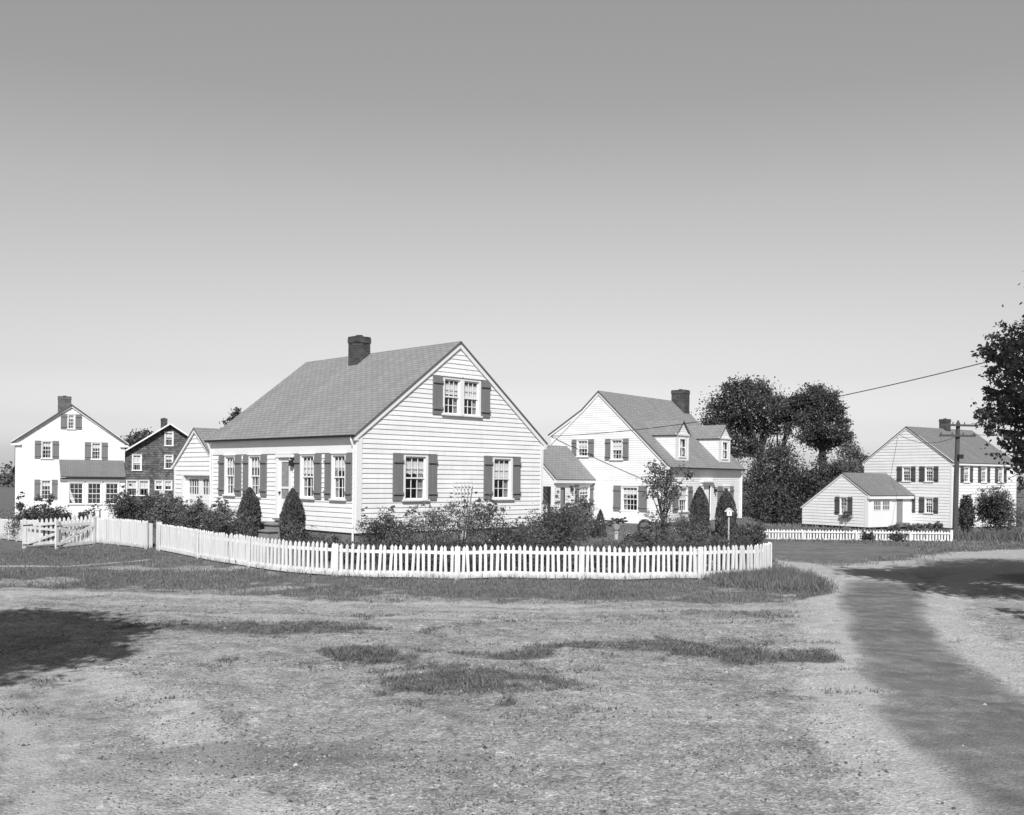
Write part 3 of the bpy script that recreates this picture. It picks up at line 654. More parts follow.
    for s in (-1, 1): gk.bar((gx - 0.06, yb + s * (gc + (0.13 if s > 0 else -0.05)), zz(gc + 0.13 * s) - 0.11), (gx - 0.06, yb, zz(0) - 0.11), 0.05, 0.1)
    gk.build('rake_board', 'white_trim', t)
    vp = MB(); vp.tube([(gx + 1.6, yb + 0.1, 3.1), (gx + 1.6, yb + 0.1, 3.72)], 0.07, 8); vp.build('vent_pipe', 'dark', t)
    return t
main_house()

# ------------------------------------------------------------------ SECOND HOUSE (two dormers)
def second_house():
    zb, L = 0.2, 8.5
    t = thing('dormer_house', 'white clapboard house with two roof dormers and a brick end chimney', 'house', (*SO, zb), SD)
    fro = Wf((0, 0, 0), (1, 0, 0), (0, -1, 0)); gab = Wf((0, 0, 0), (0, 1, 0), (-1, 0, 0)); far = Wf((L, 0, 0), (0, 1, 0), (1, 0, 0)); rea = Wf((0, 7.2, 0), (1, 0, 0), (0, 1, 0))
    R0, m, yc = 2.985, 0.924, 4.13; zr = R0 + m * yc            # top of roof at the wall, slope, ridge
    zk = zr - 0.9 * 1.07; zrear = zk - 0.6 * 2.0                # kink at y=5.2, rear wall at 7.2
    lf = lambda z: 0 if z < 2.88 else (z - 2.88) / m
    def rt(z):
        if z < zrear - 0.1: return 7.2
        if z < zk - 0.1: return 5.2 + (zk - 0.1 - z) / 0.6
        return 5.2 - (z - zk + 0.1) / 0.9
    ops = [window(t, gab, 4.76, 5.50, 3.34, 4.24, ((4.4, 4.76), (5.5, 5.82)), cw=0.07),
           window(t, gab, 2.62, 3.36, 3.17, 4.24, ((2.27, 2.62), (3.36, 3.7)), cw=0.07),
           window(t, gab, 1.66, 2.70, 0.53, 1.80, ((1.16, 1.66), (2.7, 3.16)), cw=0.08, cols=4, cur='half')]
    wall(t, gab, lambda z: lf(z) + 0.06, rt, 0, zr - 0.12, 0.115, ops)
    fops = [window(t, fro, 1.05, 2.1, 0.53, 1.80, ((0.5, 1.05), (2.1, 2.6)), cw=0.08, cols=4),
            window(t, fro, 6.15, 7.0, 0.53, 1.80, ((5.5, 6.15), (7.0, 7.5)), cw=0.08, cols=4)]
    dt = MB(); fro.box(dt, 3.68, 3.82, -0.05, 1.86, 0, 0.06); fro.box(dt, 4.66, 4.80, -0.05, 1.86, 0, 0.06); fro.box(dt, 3.6, 4.88, 1.86, 2.02, 0, 0.10); fro.box(dt, 3.52, 4.96, 2.02, 2.12, 0, 0.2)
    dt.build('door_surround', 'white_trim', t)
    dd = MB(); fro.box(dd, 3.82, 4.66, -0.05, 1.86, -0.1, -0.06)
    for q in ((3.92, 4.2, 0.1, 0.8), (4.28, 4.56, 0.1, 0.8), (3.92, 4.2, 0.95, 1.7), (4.28, 4.56, 0.95, 1.7)): fro.box(dd, *q, -0.06, -0.045)
    do = dd.build('door', 'white_trim', t); k = MB(); k.tube([fro.p(4.58, 0.85, -0.06), fro.p(4.58, 0.85, 0.0)], 0.035, 8); k.build('handle', 'dark', do)
    fops.append((3.80, 4.68, -0.05, 1.88))
    wall(t, fro, lambda z: 0.08, lambda z: L - 0.1, 0, 2.30, 0.115, fops)
    wall(t, far, lf, rt, 0, zr - 0.12, 0.115); wall(t, rea, lambda z: 0, lambda z: L, 0, zrear - 0.1, 0.115)
    lantern(t, fro, 5.13, 1.5)
    tm = MB(); fro.box(tm, 0, L, 2.30, 2.66, 0.003, 0.03); fro.box(tm, -0.1, L + 0.1, 2.66, 2.78, 0, 0.2); fro.box(tm, L - 0.12, L, 0, 2.3, 0.003, 0.03); fro.box(tm, 0, 0.1, 0, 2.3, 0.003, 0.03)
    tm.bar((-0.04, -0.2, R0 - 0.2 * m - 0.13), (-0.04, yc, zr - 0.13), 0.05, 0.13); tm.bar((-0.04, yc, zr - 0.13), (-0.04, 5.2, zk - 0.13), 0.05, 0.13); tm.bar((-0.04, 5.2, zk - 0.13), (-0.04, 7.36, zrear - 0.2), 0.05, 0.13)
    tm.bar((-0.035, 5.2, zk - 0.13), (-0.035, 7.2, zk - 2.0 * 0.9), 0.05, 0.09)
    tm.build('trim', 'white_trim', t)
    fd = MB(); fd.box((0.03, 0.03, -1.5), (L - 0.03, 7.17, -0.005)); fd.build('foundation', 'concrete', t)
    rf = MB(); x0, x1 = -0.1, L + 0.12; e = -0.22
    rf.slab((x0, e, R0 + m * e), (x1, e, R0 + m * e), (x1, yc, zr), (x0, yc, zr), 0.06)
    rf.slab((x1, 5.2, zk), (x0, 5.2, zk), (x0, yc, zr), (x1, yc, zr), 0.06)
    rf.slab((x1, 7.38, zk - 0.6 * 2.18), (x0, 7.38, zk - 0.6 * 2.18), (x0, 5.2, zk + 0.002), (x1, 5.2, zk + 0.002), 0.06)
    rf.build('roof', 'roof', t)
    brick_stack(t, 7.85, 8.5, 3.3, 4.15, 4.5, 7.42, 'brick')
    gt = MB(); gt.box((-0.12, -0.30, 2.72), (L + 0.12, -0.205, 2.77)); gt.build('gutter', 'dark', t)
    ds = MB(); ds.tube([(L - 0.06, -0.24, 2.72), (L - 0.06, -0.08, 2.45), (L - 0.06, -0.08, 0)], 0.035, 8); ds.build('downspout', 'white_trim', t)
    for cx in (1.86, 6.78):
        yf, w = 0.2, 0.68; ze, zp = 4.5, 5.16
        df = Wf((cx, yf, 0), (1, 0, 0), (0, -1, 0))
        zf = R0 + m * yf - 0.02
        wd = MB(); hz = along(ze, zp, w, 0)
        op = (-0.30, 0.30, 3.36, 4.28)
        siding(wd, df, lambda z: -hz(z), lambda z: hz(z), zf, zp - 0.03, 0.115, [op], 0.012)
        for sx in (-1, 1):
            n = 9
            for k in range(int((ze - zf) / 0.115)):
                z = zf + k * 0.115; ya = min((z - R0) / m, 5); 
                a = V((cx + sx * w, yf, z)); b = V((cx + sx * w, max(yf, (z + 0.115 - R0) / m + 0.12), z)); o_ = V((sx * 0.012, 0, 0)); up = V((0, 0, 0.115))
                wd.face([a + o_, b + o_, b + up, a + up]); wd.face([a, b, b + o_, a + o_])
        d = wd.build('dormer', 'white', t)
        w_ = window_simple(d, df, -0.34, 0.34, 3.34, 4.30)
        tmx = MB(); df.box(tmx, -w - 0.08, w + 0.08, ze - 0.07, ze + 0.02, 0.0, 0.07)
        for sx in (-1, 1): df.box(tmx, sx * (w - 0.12), sx * w, zf, ze - 0.07, 0.013, 0.03)
        tmx.build('dormer_trim', 'white_trim', d)
        dr = MB(); rise = (zp - ze) / w; yend_r = (zp + 0.06 - R0) / m + 0.05; o2 = w + 0.12; zo = zp + 0.06 - rise * o2
        for sx in (-1, 1):
            A = (cx + sx * o2, yf - 0.1, zo); B = (cx + sx * o2, (zo - R0) / m + 0.1, zo); Cc = (cx, yend_r, zp + 0.06); D = (cx, yf - 0.1, zp + 0.06)
            dr.slab(A, B, Cc, D, 0.04)
        dr.build('dormer_roof', 'roof', d)
    # low wing in front of the gable, towards the nearest cottage
    wx0, wy0, wy1, wr = -3.45, 4.45, 7.85, 6.13
    wf = Wf((wx0, wy0, 0), (1, 0, 0), (0, -1, 0)); wl = Wf((wx0, wy0, 0), (0, 1, 0), (-1, 0, 0)); wb = Wf((wx0, wy1, 0), (1, 0, 0), (0, 1, 0))
    o = [window(t, wf, 2.1, 3.08, 0.9, 1.80, ((1.72, 2.1), (3.08, 3.42)), cw=0.07, cur='half'), (0.45, 0.85, -0.1, 1.7)]
    wall(t, wf, lambda z: 0.0, lambda z: 3.44, -0.1, 2.06, 0.115, o)
    hz = along(2.05, 3.78, 1.7, 1.7)
    wall(t, wl, lambda z: 1.7 - hz(z), lambda z: 1.7 + hz(z), -0.1, 3.72, 0.115, [(0.25, 2.9, -0.1, 1.75)]); wall(t, wb, lambda z: 0, lambda z: 3.44, -0.1, 2.06, 0.115)
    sd = MB(); wf.box(sd, 0.46, 0.84, -0.1, 1.69, -0.1, -0.05); sd.build('side_door', 'grey_wood', t)
    pr = MB(); wl.box(pr, 0.2, 2.95, -0.1, 1.74, -0.9, -0.85); pr.build('porch_wall', 'white', t)
    bk = MB()
    for y in (0.35, 2.8):
        p = wl.p(y, 0, 0.05); bk.bar(p + V((0, 0, -0.2)), p + V((0, 0, 1.72)), 0.1, 0.1); bk.bar(wl.p(y, 0.9, 0.08), wl.p(y + (0.6 if y < 1 else -0.6), 1.66, 0.08), 0.06, 0.06); bk.bar(wl.p(y, 1.2, 0.08), wl.p(y + (0.4 if y < 1 else -0.4), 1.66, 0.08), 0.05, 0.05)
    bk.build('porch_bracket', 'dark', t)
    wr_ = MB(); ms = (3.9 - 2.1) / (wr - 4.25)
    wr_.slab((wx0 - 0.12, 4.25, 2.1), (-0.03, 4.25, 2.1), (-0.03, wr, 3.9), (wx0 - 0.12, wr, 3.9), 0.05)
    wr_.slab((-0.03, 8.0, 2.1), (wx0 - 0.12, 8.0, 2.1), (wx0 - 0.12, wr, 3.9), (-0.03, wr, 3.9), 0.05)
    wr_.build('wing_roof', 'roof', t)
    wt = MB(); wf.box(wt, -0.1, 3.42, 1.92, 2.06, 0.0, 0.17); wt.bar((wx0 - 0.06, 4.3, 2.02), (wx0 - 0.06, wr, 3.78), 0.05, 0.12); wt.bar((wx0 - 0.06, 7.95, 2.02), (wx0 - 0.06, wr, 3.78), 0.05, 0.12); wt.build('trim', 'white_trim', t)
    lantern(t, wf, 1.35, 1.5)
    # slanting cellar hatch against the gable wall
    ck = MB(); a, b = 1.69, 2.65; a2, b2 = 1.2, 2.5; xo = -0.62
    p = [(xo, a2, -0.9), (xo, b2, -0.9), (-0.03, b, -0.9), (-0.03, a, -0.9), (xo, a2, -0.28), (xo, b2, -0.28), (-0.03, b, 0.42), (-0.03, a, 0.42)]
    ck.hexa([p[0], p[3], p[2], p[1], p[4], p[7], p[6], p[5]]); h = ck.build('cellar_hatch', 'grey_wood', t)
    cd = MB(); m1, m2 = (a + b) / 2, (a2 + b2) / 2
    for t0, t1, l0, l1 in ((a, m1 - 0.01, a2 - 0.04, m2 - 0.01), (m1 + 0.01, b, m2 + 0.01, b2 + 0.04)):
        cd.hexa([(xo - 0.06, l0, -0.30), (-0.04, t0, 0.43), (-0.04, t1, 0.43), (xo - 0.06, l1, -0.30), (xo - 0.08, l0, -0.26), (-0.06, t0, 0.47), (-0.06, t1, 0.47), (xo - 0.08, l1, -0.26)])
    cd.build('hatch_door', 'white_trim', h)
    return t
def window_simple(parent, wf, s0, s1, z0, z1):
    fr = MB(); c = 0.06
    for q in ((s0, s0 + c, z0, z1), (s1 - c, s1, z0, z1), (s0 + c, s1 - c, z1 - c, z1), (s0 - 0.04, s1 + 0.04, z0 - 0.05, z0)): wf.box(fr, *q, 0.0, 0.045)
    m = (z0 + z1) / 2; wf.box(fr, s0 + c, s1 - c, m - 0.03, m + 0.03, -0.05, 0.0)
    wf.box(fr, (s0 + s1) / 2 - 0.012, (s0 + s1) / 2 + 0.012, z0, z1 - c, -0.04, -0.01)
    w = fr.build('window', 'white_trim', parent)
    pa = MB(); pa.face([wf.p(s0 + c, z0, -0.045), wf.p(s1 - c, z0, -0.045), wf.p(s1 - c, z1 - c, -0.045), wf.p(s0 + c, z1 - c, -0.045)]); pa.build('pane', 'glass', w)
    cu = MB(); wavy(cu, wf, s0 + c, s1 - c, m + 0.02, z1 - c - 0.1, -0.12, 0.01, 4); cu.build('curtain', 'curtain', w)
    return w
second_house()

# ------------------------------------------------------------------ RIGHT HOUSE (two storeys with projecting garage)
def right_house():
    zb, W, L = -0.93, 7.35, 8.5
    t = thing('two_storey_house', 'white two storey clapboard house with dark shutters and projecting garage behind the utility pole', 'house', (*RO, zb), RD)
    o0 = -W
    gab = Wf((o0, 0, 0), (1, 0, 0), (0, -1, 0)); fro = Wf((0, 0, 0), (0, 1, 0), (1, 0, 0)); bak = Wf((o0, L, 0), (1, 0, 0), (0, 1, 0)); lef = Wf((o0, 0, 0), (0, 1, 0), (-1, 0, 0))
    C, ze, za = W / 2, 4.72, 7.32; hw = along(ze, za, C, C); k = 0.22
    sp = lambda a, b, c, d: (a + W, b + W, c + W, d + W)
    ops = []
    for (z0, z1) in ((3.32, 4.42), (1.02, 2.14)):
        for q in ((-2.58, -2.13, -1.43, -1.05), (-4.45, -4.0, -3.27, -2.89)):
            a, b, c, d = sp(*q)
            ops.append(window(t, gab, b, c, z0, z1, ((a, b), (c, d)), cw=0.07, smat='shutter_dark', cur='half'))
    wall(t, gab, lambda z: C - hw(z) + 0.03, lambda z: C + hw(z) - 0.1 * (z < ze), 0, za - 0.08, k, ops)
    fops = []
    for c in (1.78, 4.03, 6.28):
        fops.append(window(t, fro, c - 0.38, c + 0.38, 3.3, 4.42, ((c - 0.78, c - 0.38), (c + 0.38, c + 0.78)), cw=0.07, smat='shutter_dark', cur='half'))
        if c != 4.03: fops.append(window(t, fro, c - 0.38, c + 0.38, 0.9, 2.1, ((c - 0.78, c - 0.38), (c + 0.38, c + 0.78)), cw=0.07, smat='shutter_dark', cur='half'))
    wall(t, fro, lambda z: 0.1, lambda z: L, 0, ze, k, fops); wall(t, bak, lambda z: C - hw(z), lambda z: C + hw(z), 0, za - 0.08, k); wall(t, lef, lambda z: 0, lambda z: L, 0, ze, k)
    dd = MB(); fro.box(dd, 3.5, 4.56, 0.0, 2.3, 0.02, 0.08); d_ = dd.build('door_surround', 'white_trim', t)
    d2 = MB(); fro.box(d2, 3.62, 4.44, 0.05, 2.1, 0.08, 0.1); d2.build('door', 'white_trim', d_)
    tm = MB(); gab.box(tm, W - 0.12, W, 0, 4.7, 0.003, 0.03); fro.box(tm, 0, 0.1, 0, 4.7, 0.003, 0.03); fro.box(tm, -0.05, L + 0.05, 4.5, 4.66, 0.003, 0.16); lef.box(tm, -0.05, L + 0.05, 4.5, 4.66, 0.003, 0.12)
    m = (za - ze) / C
    for s in (-1, 1): tm.bar((-C + s * (C + 0.15), -0.05, ze - 0.05), (-C, -0.05, za - 0.0), 0.05, 0.14)
    tm.build('trim', 'white_trim', t)
    fd = MB(); fd.box((o0 + 0.03, 0.03, -1.2), (-0.03, L - 0.03, -0.005)); fd.build('foundation', 'concrete', t)
    rf = MB(); e = 0.2; zz = lambda d: za + 0.1 - m * d
    rf.slab((e, -0.1, zz(C + e)), (e, L + 0.1, zz(C + e)), (-C, L + 0.1, zz(0)), (-C, -0.1, zz(0)), 0.06)
    rf.slab((o0 - e, L + 0.1, zz(C + e)), (o0 - e, -0.1, zz(C + e)), (-C, -0.1, zz(0)), (-C, L + 0.1, zz(0)), 0.06)
    rf.build('roof', 'roof_mid', t)
    brick_stack(t, -C - 0.3, -C + 0.3, 4.6, 5.2, 6.8, 8.15)
    # garage
    yv = -5.2; xl, xr, xa = -9.0, -3.15, -5.34; zl, zr, zp = 1.30, 2.34, 3.80
    gg = Wf((xl, yv, 0), (1, 0, 0), (0, -1, 0)); gs = Wf((xr, yv, 0), (0, 1, 0), (1, 0, 0)); gl = Wf((xl, yv, 0), (0, 1, 0), (-1, 0, 0))
    ml = (zp - zl) / (xa - xl); mr = (zp - zr) / (xr - xa)
    lf = lambda z: 0 if z < zl else (z - zl) / ml
    rt = lambda z: xr - xl if z < zr else xr - xl - (z - zr) / mr
    wo = [window(t, gg, 3.42, 4.09, 0.86, 2.12, ((2.99, 3.42), (4.09, 4.52)), cw=0.07, smat='shutter_dark', cols=3, cur=None)]
    wall(t, gg, lambda z: lf(z), lambda z: rt(z) - 0.3 * (z < zr - 0.05), 0, zp - 0.05, k, wo)
    tb = MB(); gg.box(tb, xr - xl - 0.3, xr - xl, 0, zr - 0.02, 0.002, 0.03); gs.box(tb, 0.0, 5.15, 0, 2.2, -0.02, 0.0)
    gs.box(tb, -0.1, 5.1, 2.02, 2.24, 0.0, 0.2); gs.box(tb, 0.28, 0.4, 0, 2.0, 0, 0.05); gs.box(tb, 2.55, 2.67, 0, 2.0, 0, 0.05)
    tb.bar((xl - 0.12, yv - 0.05, zl - 0.08), (xa, yv - 0.05, zp - 0.0), 0.05, 0.12); tb.bar((xr + 0.15, yv - 0.05, zr - 0.1), (xa, yv - 0.05, zp), 0.05, 0.12)
    tb.build('trim', 'white_trim', t)
    gd = MB(); gs.box(gd, 0.42, 2.53, 0, 1.95, 0.003, 0.03)
    for a in (0.5, 1.56):
        for q in ((a, a + 0.9, 1.2, 1.25), (a, a + 0.9, 1.9, 1.94)): gs.box(gd, *q, 0.03, 0.05)
    g_ = gd.build('garage_door', 'white_trim', t)
    gp = MB(); 
    for a in (0.55, 1.58): gs.box(gp, a, a + 0.8, 1.25, 1.86, 0.03, 0.036)
    gp.build('pane', paint('dark_glazing', 0.16, 0.2, 0.15), g_)
    mu = MB()
    for a in (0.55, 1.58):
        for i in range(5): gs.box(mu, a + i * 0.2 - 0.014, a + i * 0.2 + 0.014, 1.25, 1.86, 0.036, 0.045)
        gs.box(mu, a, a + 0.8, 1.54, 1.57, 0.036, 0.044)
    mu.build('muntin', 'white_trim', g_)
    sd = MB(); gs.box(sd, 3.3, 3.98, 0.3, 2.0, 0.002, 0.03); sd.build('side_door', 'grey_wood', t)
    sp_ = MB(); gs.box(sp_, 3.2, 4.1, 0.0, 0.28, 0.0, 0.6); sp_.build('doorstep', 'concrete', t)
    gr = MB(); y0, y1 = yv - 0.1, 0.0
    gr.slab((xl - 0.2, y1, zl + 0.1 - 0.2 * ml), (xl - 0.2, y0, zl + 0.1 - 0.2 * ml), (xa, y0, zp + 0.1), (xa, y1, zp + 0.1), 0.05)
    gr.slab((xr + 0.25, y0, zr + 0.1 - 0.25 * mr), (xr + 0.25, y1, zr + 0.1 - 0.25 * mr), (xa, y1, zp + 0.1), (xa, y0, zp + 0.1), 0.05)
    gr.build('garage_roof', 'roof_mid', t)
    fb = MB(); gg.box(fb, 3.5, 4.5, 0.62, 0.8, 0.02, 0.2); f_ = fb.build('flower_box', 'grey_wood', t)
    a = gg.p(4.3, 0.85, 0.15); leaf_cloud('flowers', [(a.x, a.y, a.z, 0.45, 0.25, 0.28)], 400, 0.12, 'leaf', f_)
    return t
right_house()

# ------------------------------------------------------------------ LEFT HOUSE and SHINGLED HOUSE
def left_house():
    zb, W = -0.83, 6.98
    t = thing('gabled_house', 'white two storey house at the left edge with three-window sun porch', 'house', (-33.85, 66.58, zb), 24)
    gab = Wf((0, 0, 0), (1, 0, 0), (0, -1, 0)); L = 9; C, ze, za = W / 2, 5.3, 7.86; hw = along(ze, za, C, C)
    S = lambda zx: (zx - 27) / 71.3; Z = lambda zy: (630 - zy) / 65.1
    ops = []
    for (a, b, c, d, y0, y1) in ((227, 257, 293, 322, 222, 156), (113, 142, 191, 220, 357, 279), (337, 366, 414, 443, 358, 281), (113, 140, 190, 216, 542, 453)):
        ops.append(window(t, gab, S(b), S(c), Z(y0), Z(y1), ((S(a), S(b)), (S(c), S(d))), cw=0.07, cur='half'))
    wall(t, gab, lambda z: C - hw(z) + 0.02, lambda z: C + hw(z) - 0.02, 0, za - 0.08, 0.13, ops)
    for (o, tt, n, len_) in (((0, 0, 0), (0, 1, 0), (-1, 0, 0), L), ((W, 0, 0), (0, 1, 0), (1, 0, 0), L)): wall(t, Wf(o, tt, n), lambda z: 0, lambda z: L, 0, ze, 0.13)
    wall(t, Wf((0, L, 0), (1, 0, 0), (0, 1, 0)), lambda z: C - hw(z), lambda z: C + hw(z), 0, za - 0.08, 0.13)
    m = (za - ze) / C; rf = MB(); zz = lambda d: za + 0.12 - m * d; e = 0.25
    rf.slab((-e, L + .1, zz(C + e)), (-e, -0.2, zz(C + e)), (C, -0.2, zz(0)), (C, L + .1, zz(0)), 0.08)
    rf.slab((W + e, -0.2, zz(C + e)), (W + e, L + .1, zz(C + e)), (C, L + .1, zz(0)), (C, -0.2, zz(0)), 0.08); rf.build('roof', 'roof_mid', t)
    tm = MB()
    for s in (-1, 1): tm.bar((C + s * (C + 0.2), -0.1, ze - 0.06), (C, -0.1, za + 0.0), 0.06, 0.16)
    gab.box(tm, -0.25, 0.35, ze - 0.25, ze - 0.1, 0.0, 0.16); gab.box(tm, W - 0.35, W + 0.25, ze - 0.25, ze - 0.1, 0.0, 0.16)
    tm.build('trim', 'white_trim', t)
    brick_stack(t, S(212), S(273), 1.2, 1.9, 6.8, Z(70), 'brick_grey')
    fd = MB(); fd.box((0.03, 0.03, -1.2), (W - 0.03, L - 0.03, -0.005)); fd.build('foundation', 'concrete', t)
    # sun porch
    x0, x1 = S(232), S(520); pw = Wf((x0, -2.0, 0), (1, 0, 0), (0, -1, 0)); po = []
    for a, b in ((268, 332), (350, 412), (430, 490)):
        po.append(window(t, pw, S(a) - x0 - 0.05, S(b) - x0 + 0.05, Z(558), Z(466) + 0.06, None, cols=3, rows=2, cw=0.08, cur=None))
    wall(t, pw, lambda z: 0, lambda z: x1 - x0, 0, 2.62, 0.13, po)
    wall(t, Wf((x0, -2, 0), (0, 1, 0), (-1, 0, 0)), lambda z: 0, lambda z: 2, 0, 2.62, 0.13); wall(t, Wf((x1, -2, 0), (0, 1, 0), (1, 0, 0)), lambda z: 0, lambda z: 2, 0, 2.62, 0.13)
    pr = MB(); pr.slab((S(238) - .1, -2.25, Z(437)), (S(522), -2.25, Z(437)), (S(522) - 0.05, -0.03, Z(362)), (S(222), -0.03, Z(362)), 0.06); pr.build('porch_roof', 'roof_mid', t)
    pt = MB(); pw.box(pt, -0.05, x1 - x0 + 0.02, 2.62, Z(442), 0.0, 0.08); pt.build('porch_frieze', 'grey_wood', t)
    return t
left_house()
def shingled_house():
    zb, W, L = -0.9, 8.6, 10
    t = thing('shingled_house', 'dark shingled house with white windows between two white houses', 'house', (-34.87, 86.6, zb), 19)
    gab = Wf((0, 0, 0), (1, 0, 0), (0, -1, 0)); C = W / 2; za, m = 7.7, 0.667; ze = za - m * C; hw = along(ze, za, C, C)
    S = lambda zx: C + (zx - 722) / 53.2; Z = lambda zy: (590 - zy) / 50.3; ops = []
    for a, b, y0, y1 in ((697, 738, 298, 236), (697, 738, 402, 340), (553, 597, 411, 340), (528, 580, 524, 455), (583, 632, 524, 455), (655, 694, 498, 455), (696, 735, 498, 455)):
        ops.append(window(t, gab, S(a), S(b), Z(y0), Z(y1), None, cols=2, rows=1, cw=0.09, cur='low' if y0 > 405 else 'half'))
    wall(t, gab, lambda z: C - hw(z), lambda z: C + hw(z), 0, za - 0.08, 0.2, ops, 'shingle_wall')
    wall(t, Wf((0, 0, 0), (0, 1, 0), (-1, 0, 0)), lambda z: 0, lambda z: L, 0, ze, 0.2, (), 'shingle_wall'); wall(t, Wf((W, 0, 0), (0, 1, 0), (1, 0, 0)), lambda z: 0, lambda z: L, 0, ze, 0.2, (), 'shingle_wall')
    wall(t, Wf((0, L, 0), (1, 0, 0), (0, 1, 0)), lambda z: C - hw(z), lambda z: C + hw(z), 0, za - 0.08, 0.2, (), 'shingle_wall')
    rf = MB(); zz = lambda d: za + 0.12 - m * d; e = 0.4
    rf.slab((-e, L + .1, zz(C + e)), (-e, -0.45, zz(C + e)), (C, -0.45, zz(0)), (C, L + .1, zz(0)), 0.08)
    rf.slab((W + e, -0.45, zz(C + e)), (W + e, L + .1, zz(C + e)), (C, L + .1, zz(0)), (C, -0.45, zz(0)), 0.08); rf.build('roof', 'roof_dark', t)
    tm = MB()
    for s in (-1, 1): tm.bar((C + s * (C + 0.38), -0.47, zz(C + 0.38) - 0.06), (C, -0.47, zz(0) - 0.06), 0.05, 0.12)
    tm.build('rake_board', 'white_trim', t)
    brick_stack(t, S(678), S(708), 2.0, 2.6, 6.8, 8.35)
    fd = MB(); fd.box((0.03, 0.03, -1.2), (W - 0.03, L - 0.03, -0.005)); fd.build('foundation', 'concrete', t)
    return t
shingled_house()

# ------------------------------------------------------------------ FENCES AND GATES
def picket(mb, p, d, n, h, w, th=0.034, base=0.03):
    """one pointed picket; p on the ground, d along the fence, n facing out"""
    p = V(p); pr = [(-w / 2, base), (w / 2, base), (w / 2, h - w * 0.8), (0, h), (-w / 2, h - w * 0.8)]
    f = [p + d * a + V((0, 0, z)) + n * th for a, z in pr]; b = [p + d * a + V((0, 0, z)) for a, z in pr]
    mb.face(f); mb.face(b[::-1])
    for i in range(5): j = (i + 1) % 5; mb.face([b[i], b[j], f[j], f[i]])
def build_fence(name, label, pts, h, step, w, post_every, flip=1, group=None, extra_end=0.0, rails=(0.13, 0.58), jitter=1.0):
    path = smooth_path(pts, step); c = path[len(path) // 2]
    t = thing(name, label, 'fence', (c.x, c.y, GZ(c.x, c.y)), 0, group); org = V(t.location)
    bays = []
    for i in range(0, len(path) - 1, post_every): bays.append(path[i:i + post_every + 1])
    for bi, bay in enumerate(bays):
        mb = MB(); rl = [MB() for _ in rails]; bb = MB()
        for i, p in enumerate(bay):
            q = bay[min(i + 1, len(bay) - 1)] - bay[max(i - 1, 0)]
            if q.length < 1e-6: continue
            d = q.normalized(); n = V((d.y, -d.x, 0)) * flip
            g = V((p.x, p.y, GZ(p.x, p.y))) - org
            dd = (d + V((0, 0, random.gauss(0, 0.012 * jitter)))).normalized()
            if i < len(bay) - 1 or bi == len(bays) - 1:
                a = random.gauss(0, 0.018 * jitter) if random.random() > 0.03 else random.gauss(0, 0.07)
                pp = g + V((0, 0, random.gauss(0, 0.006 * jitter)))
                k = len(mb.v); picket(mb, pp, d, n, h + random.gauss(0, 0.008 * jitter), w)
                for j in range(k, len(mb.v)):
                    v = V(mb.v[j]); v += d * (a * (v.z - g.z)); mb.v[j] = tuple(v)
            if i < len(bay) - 1:
                p2 = bay[i + 1]; g2 = V((p2.x, p2.y, GZ(p2.x, p2.y))) - org
                for ri, zf in enumerate(rails):
                    rl[ri].bar(g + V((0, 0, h * zf / 0.74)) - n * 0.022, g2 + V((0, 0, h * zf / 0.74)) - n * 0.022, 0.04, 0.075)
                bb.bar(g + V((0, 0, 0.085)) + n * 0.04, g2 + V((0, 0, 0.085)) + n * 0.04, 0.018, 0.10)
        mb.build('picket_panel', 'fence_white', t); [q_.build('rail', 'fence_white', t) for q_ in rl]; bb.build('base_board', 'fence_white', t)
        p = bay[0]; q = (bay[min(1, len(bay) - 1)] - bay[0]).normalized(); n = V((q.y, -q.x, 0)) * flip; g = V((p.x, p.y, GZ(p.x, p.y))) - org
        ps = MB(); ps.bar(g + n * 0.052 + V((0, 0, -0.2)), g + n * 0.052 + V((0, 0, h - 0.02 + (extra_end if bi == 0 else 0))), 0.125, 0.03, n); ps.bar(g - n * 0.09 + V((0, 0, -0.2)), g - n * 0.09 + V((0, 0, h - 0.08)), 0.1, 0.09, n); ps.build('post', 'fence_white', t)
    p = path[-1]; q = (path[-1] - path[-2]).normalized(); n = V((q.y, -q.x, 0)) * flip; g = V((p.x, p.y, GZ(p.x, p.y))) - org
    ps = MB(); ps.bar(g + V((0, 0, -0.2)), g + V((0, 0, h + 0.05)), 0.13, 0.13, n); ps.build('post', 'fence_white', t)
    return t
build_fence('picket_fence', 'long curved white picket fence along the corner garden of the nearest cottage', FENCE, 0.80, 0.132, 0.068, 22, flip=-1)
build_fence('picket_fence', 'short white picket fence run left of the narrow gap, ending beside the open gates', [(-11.02, 29.62), (-12.3, 30.95), (-13.75, 32.3)], 0.86, 0.125, 0.095, 8, flip=-1, jitter=0.4)
build_fence('picket_fence', 'white fence fragment at the left edge beyond the open gates', [(-16.6, 34.2), (-18.6, 36.6), (-20.5, 39)], 0.8, 0.13, 0.09, 10, flip=-1, jitter=0.4)
build_fence('picket_fence', 'low white picket fence across the lane in front of the two storey house', [(12.2, 50.2), (15.0, 50.1), (19.0, 49.9), (22.5, 49.8)], 0.60, 0.15, 0.085, 18, flip=-1)
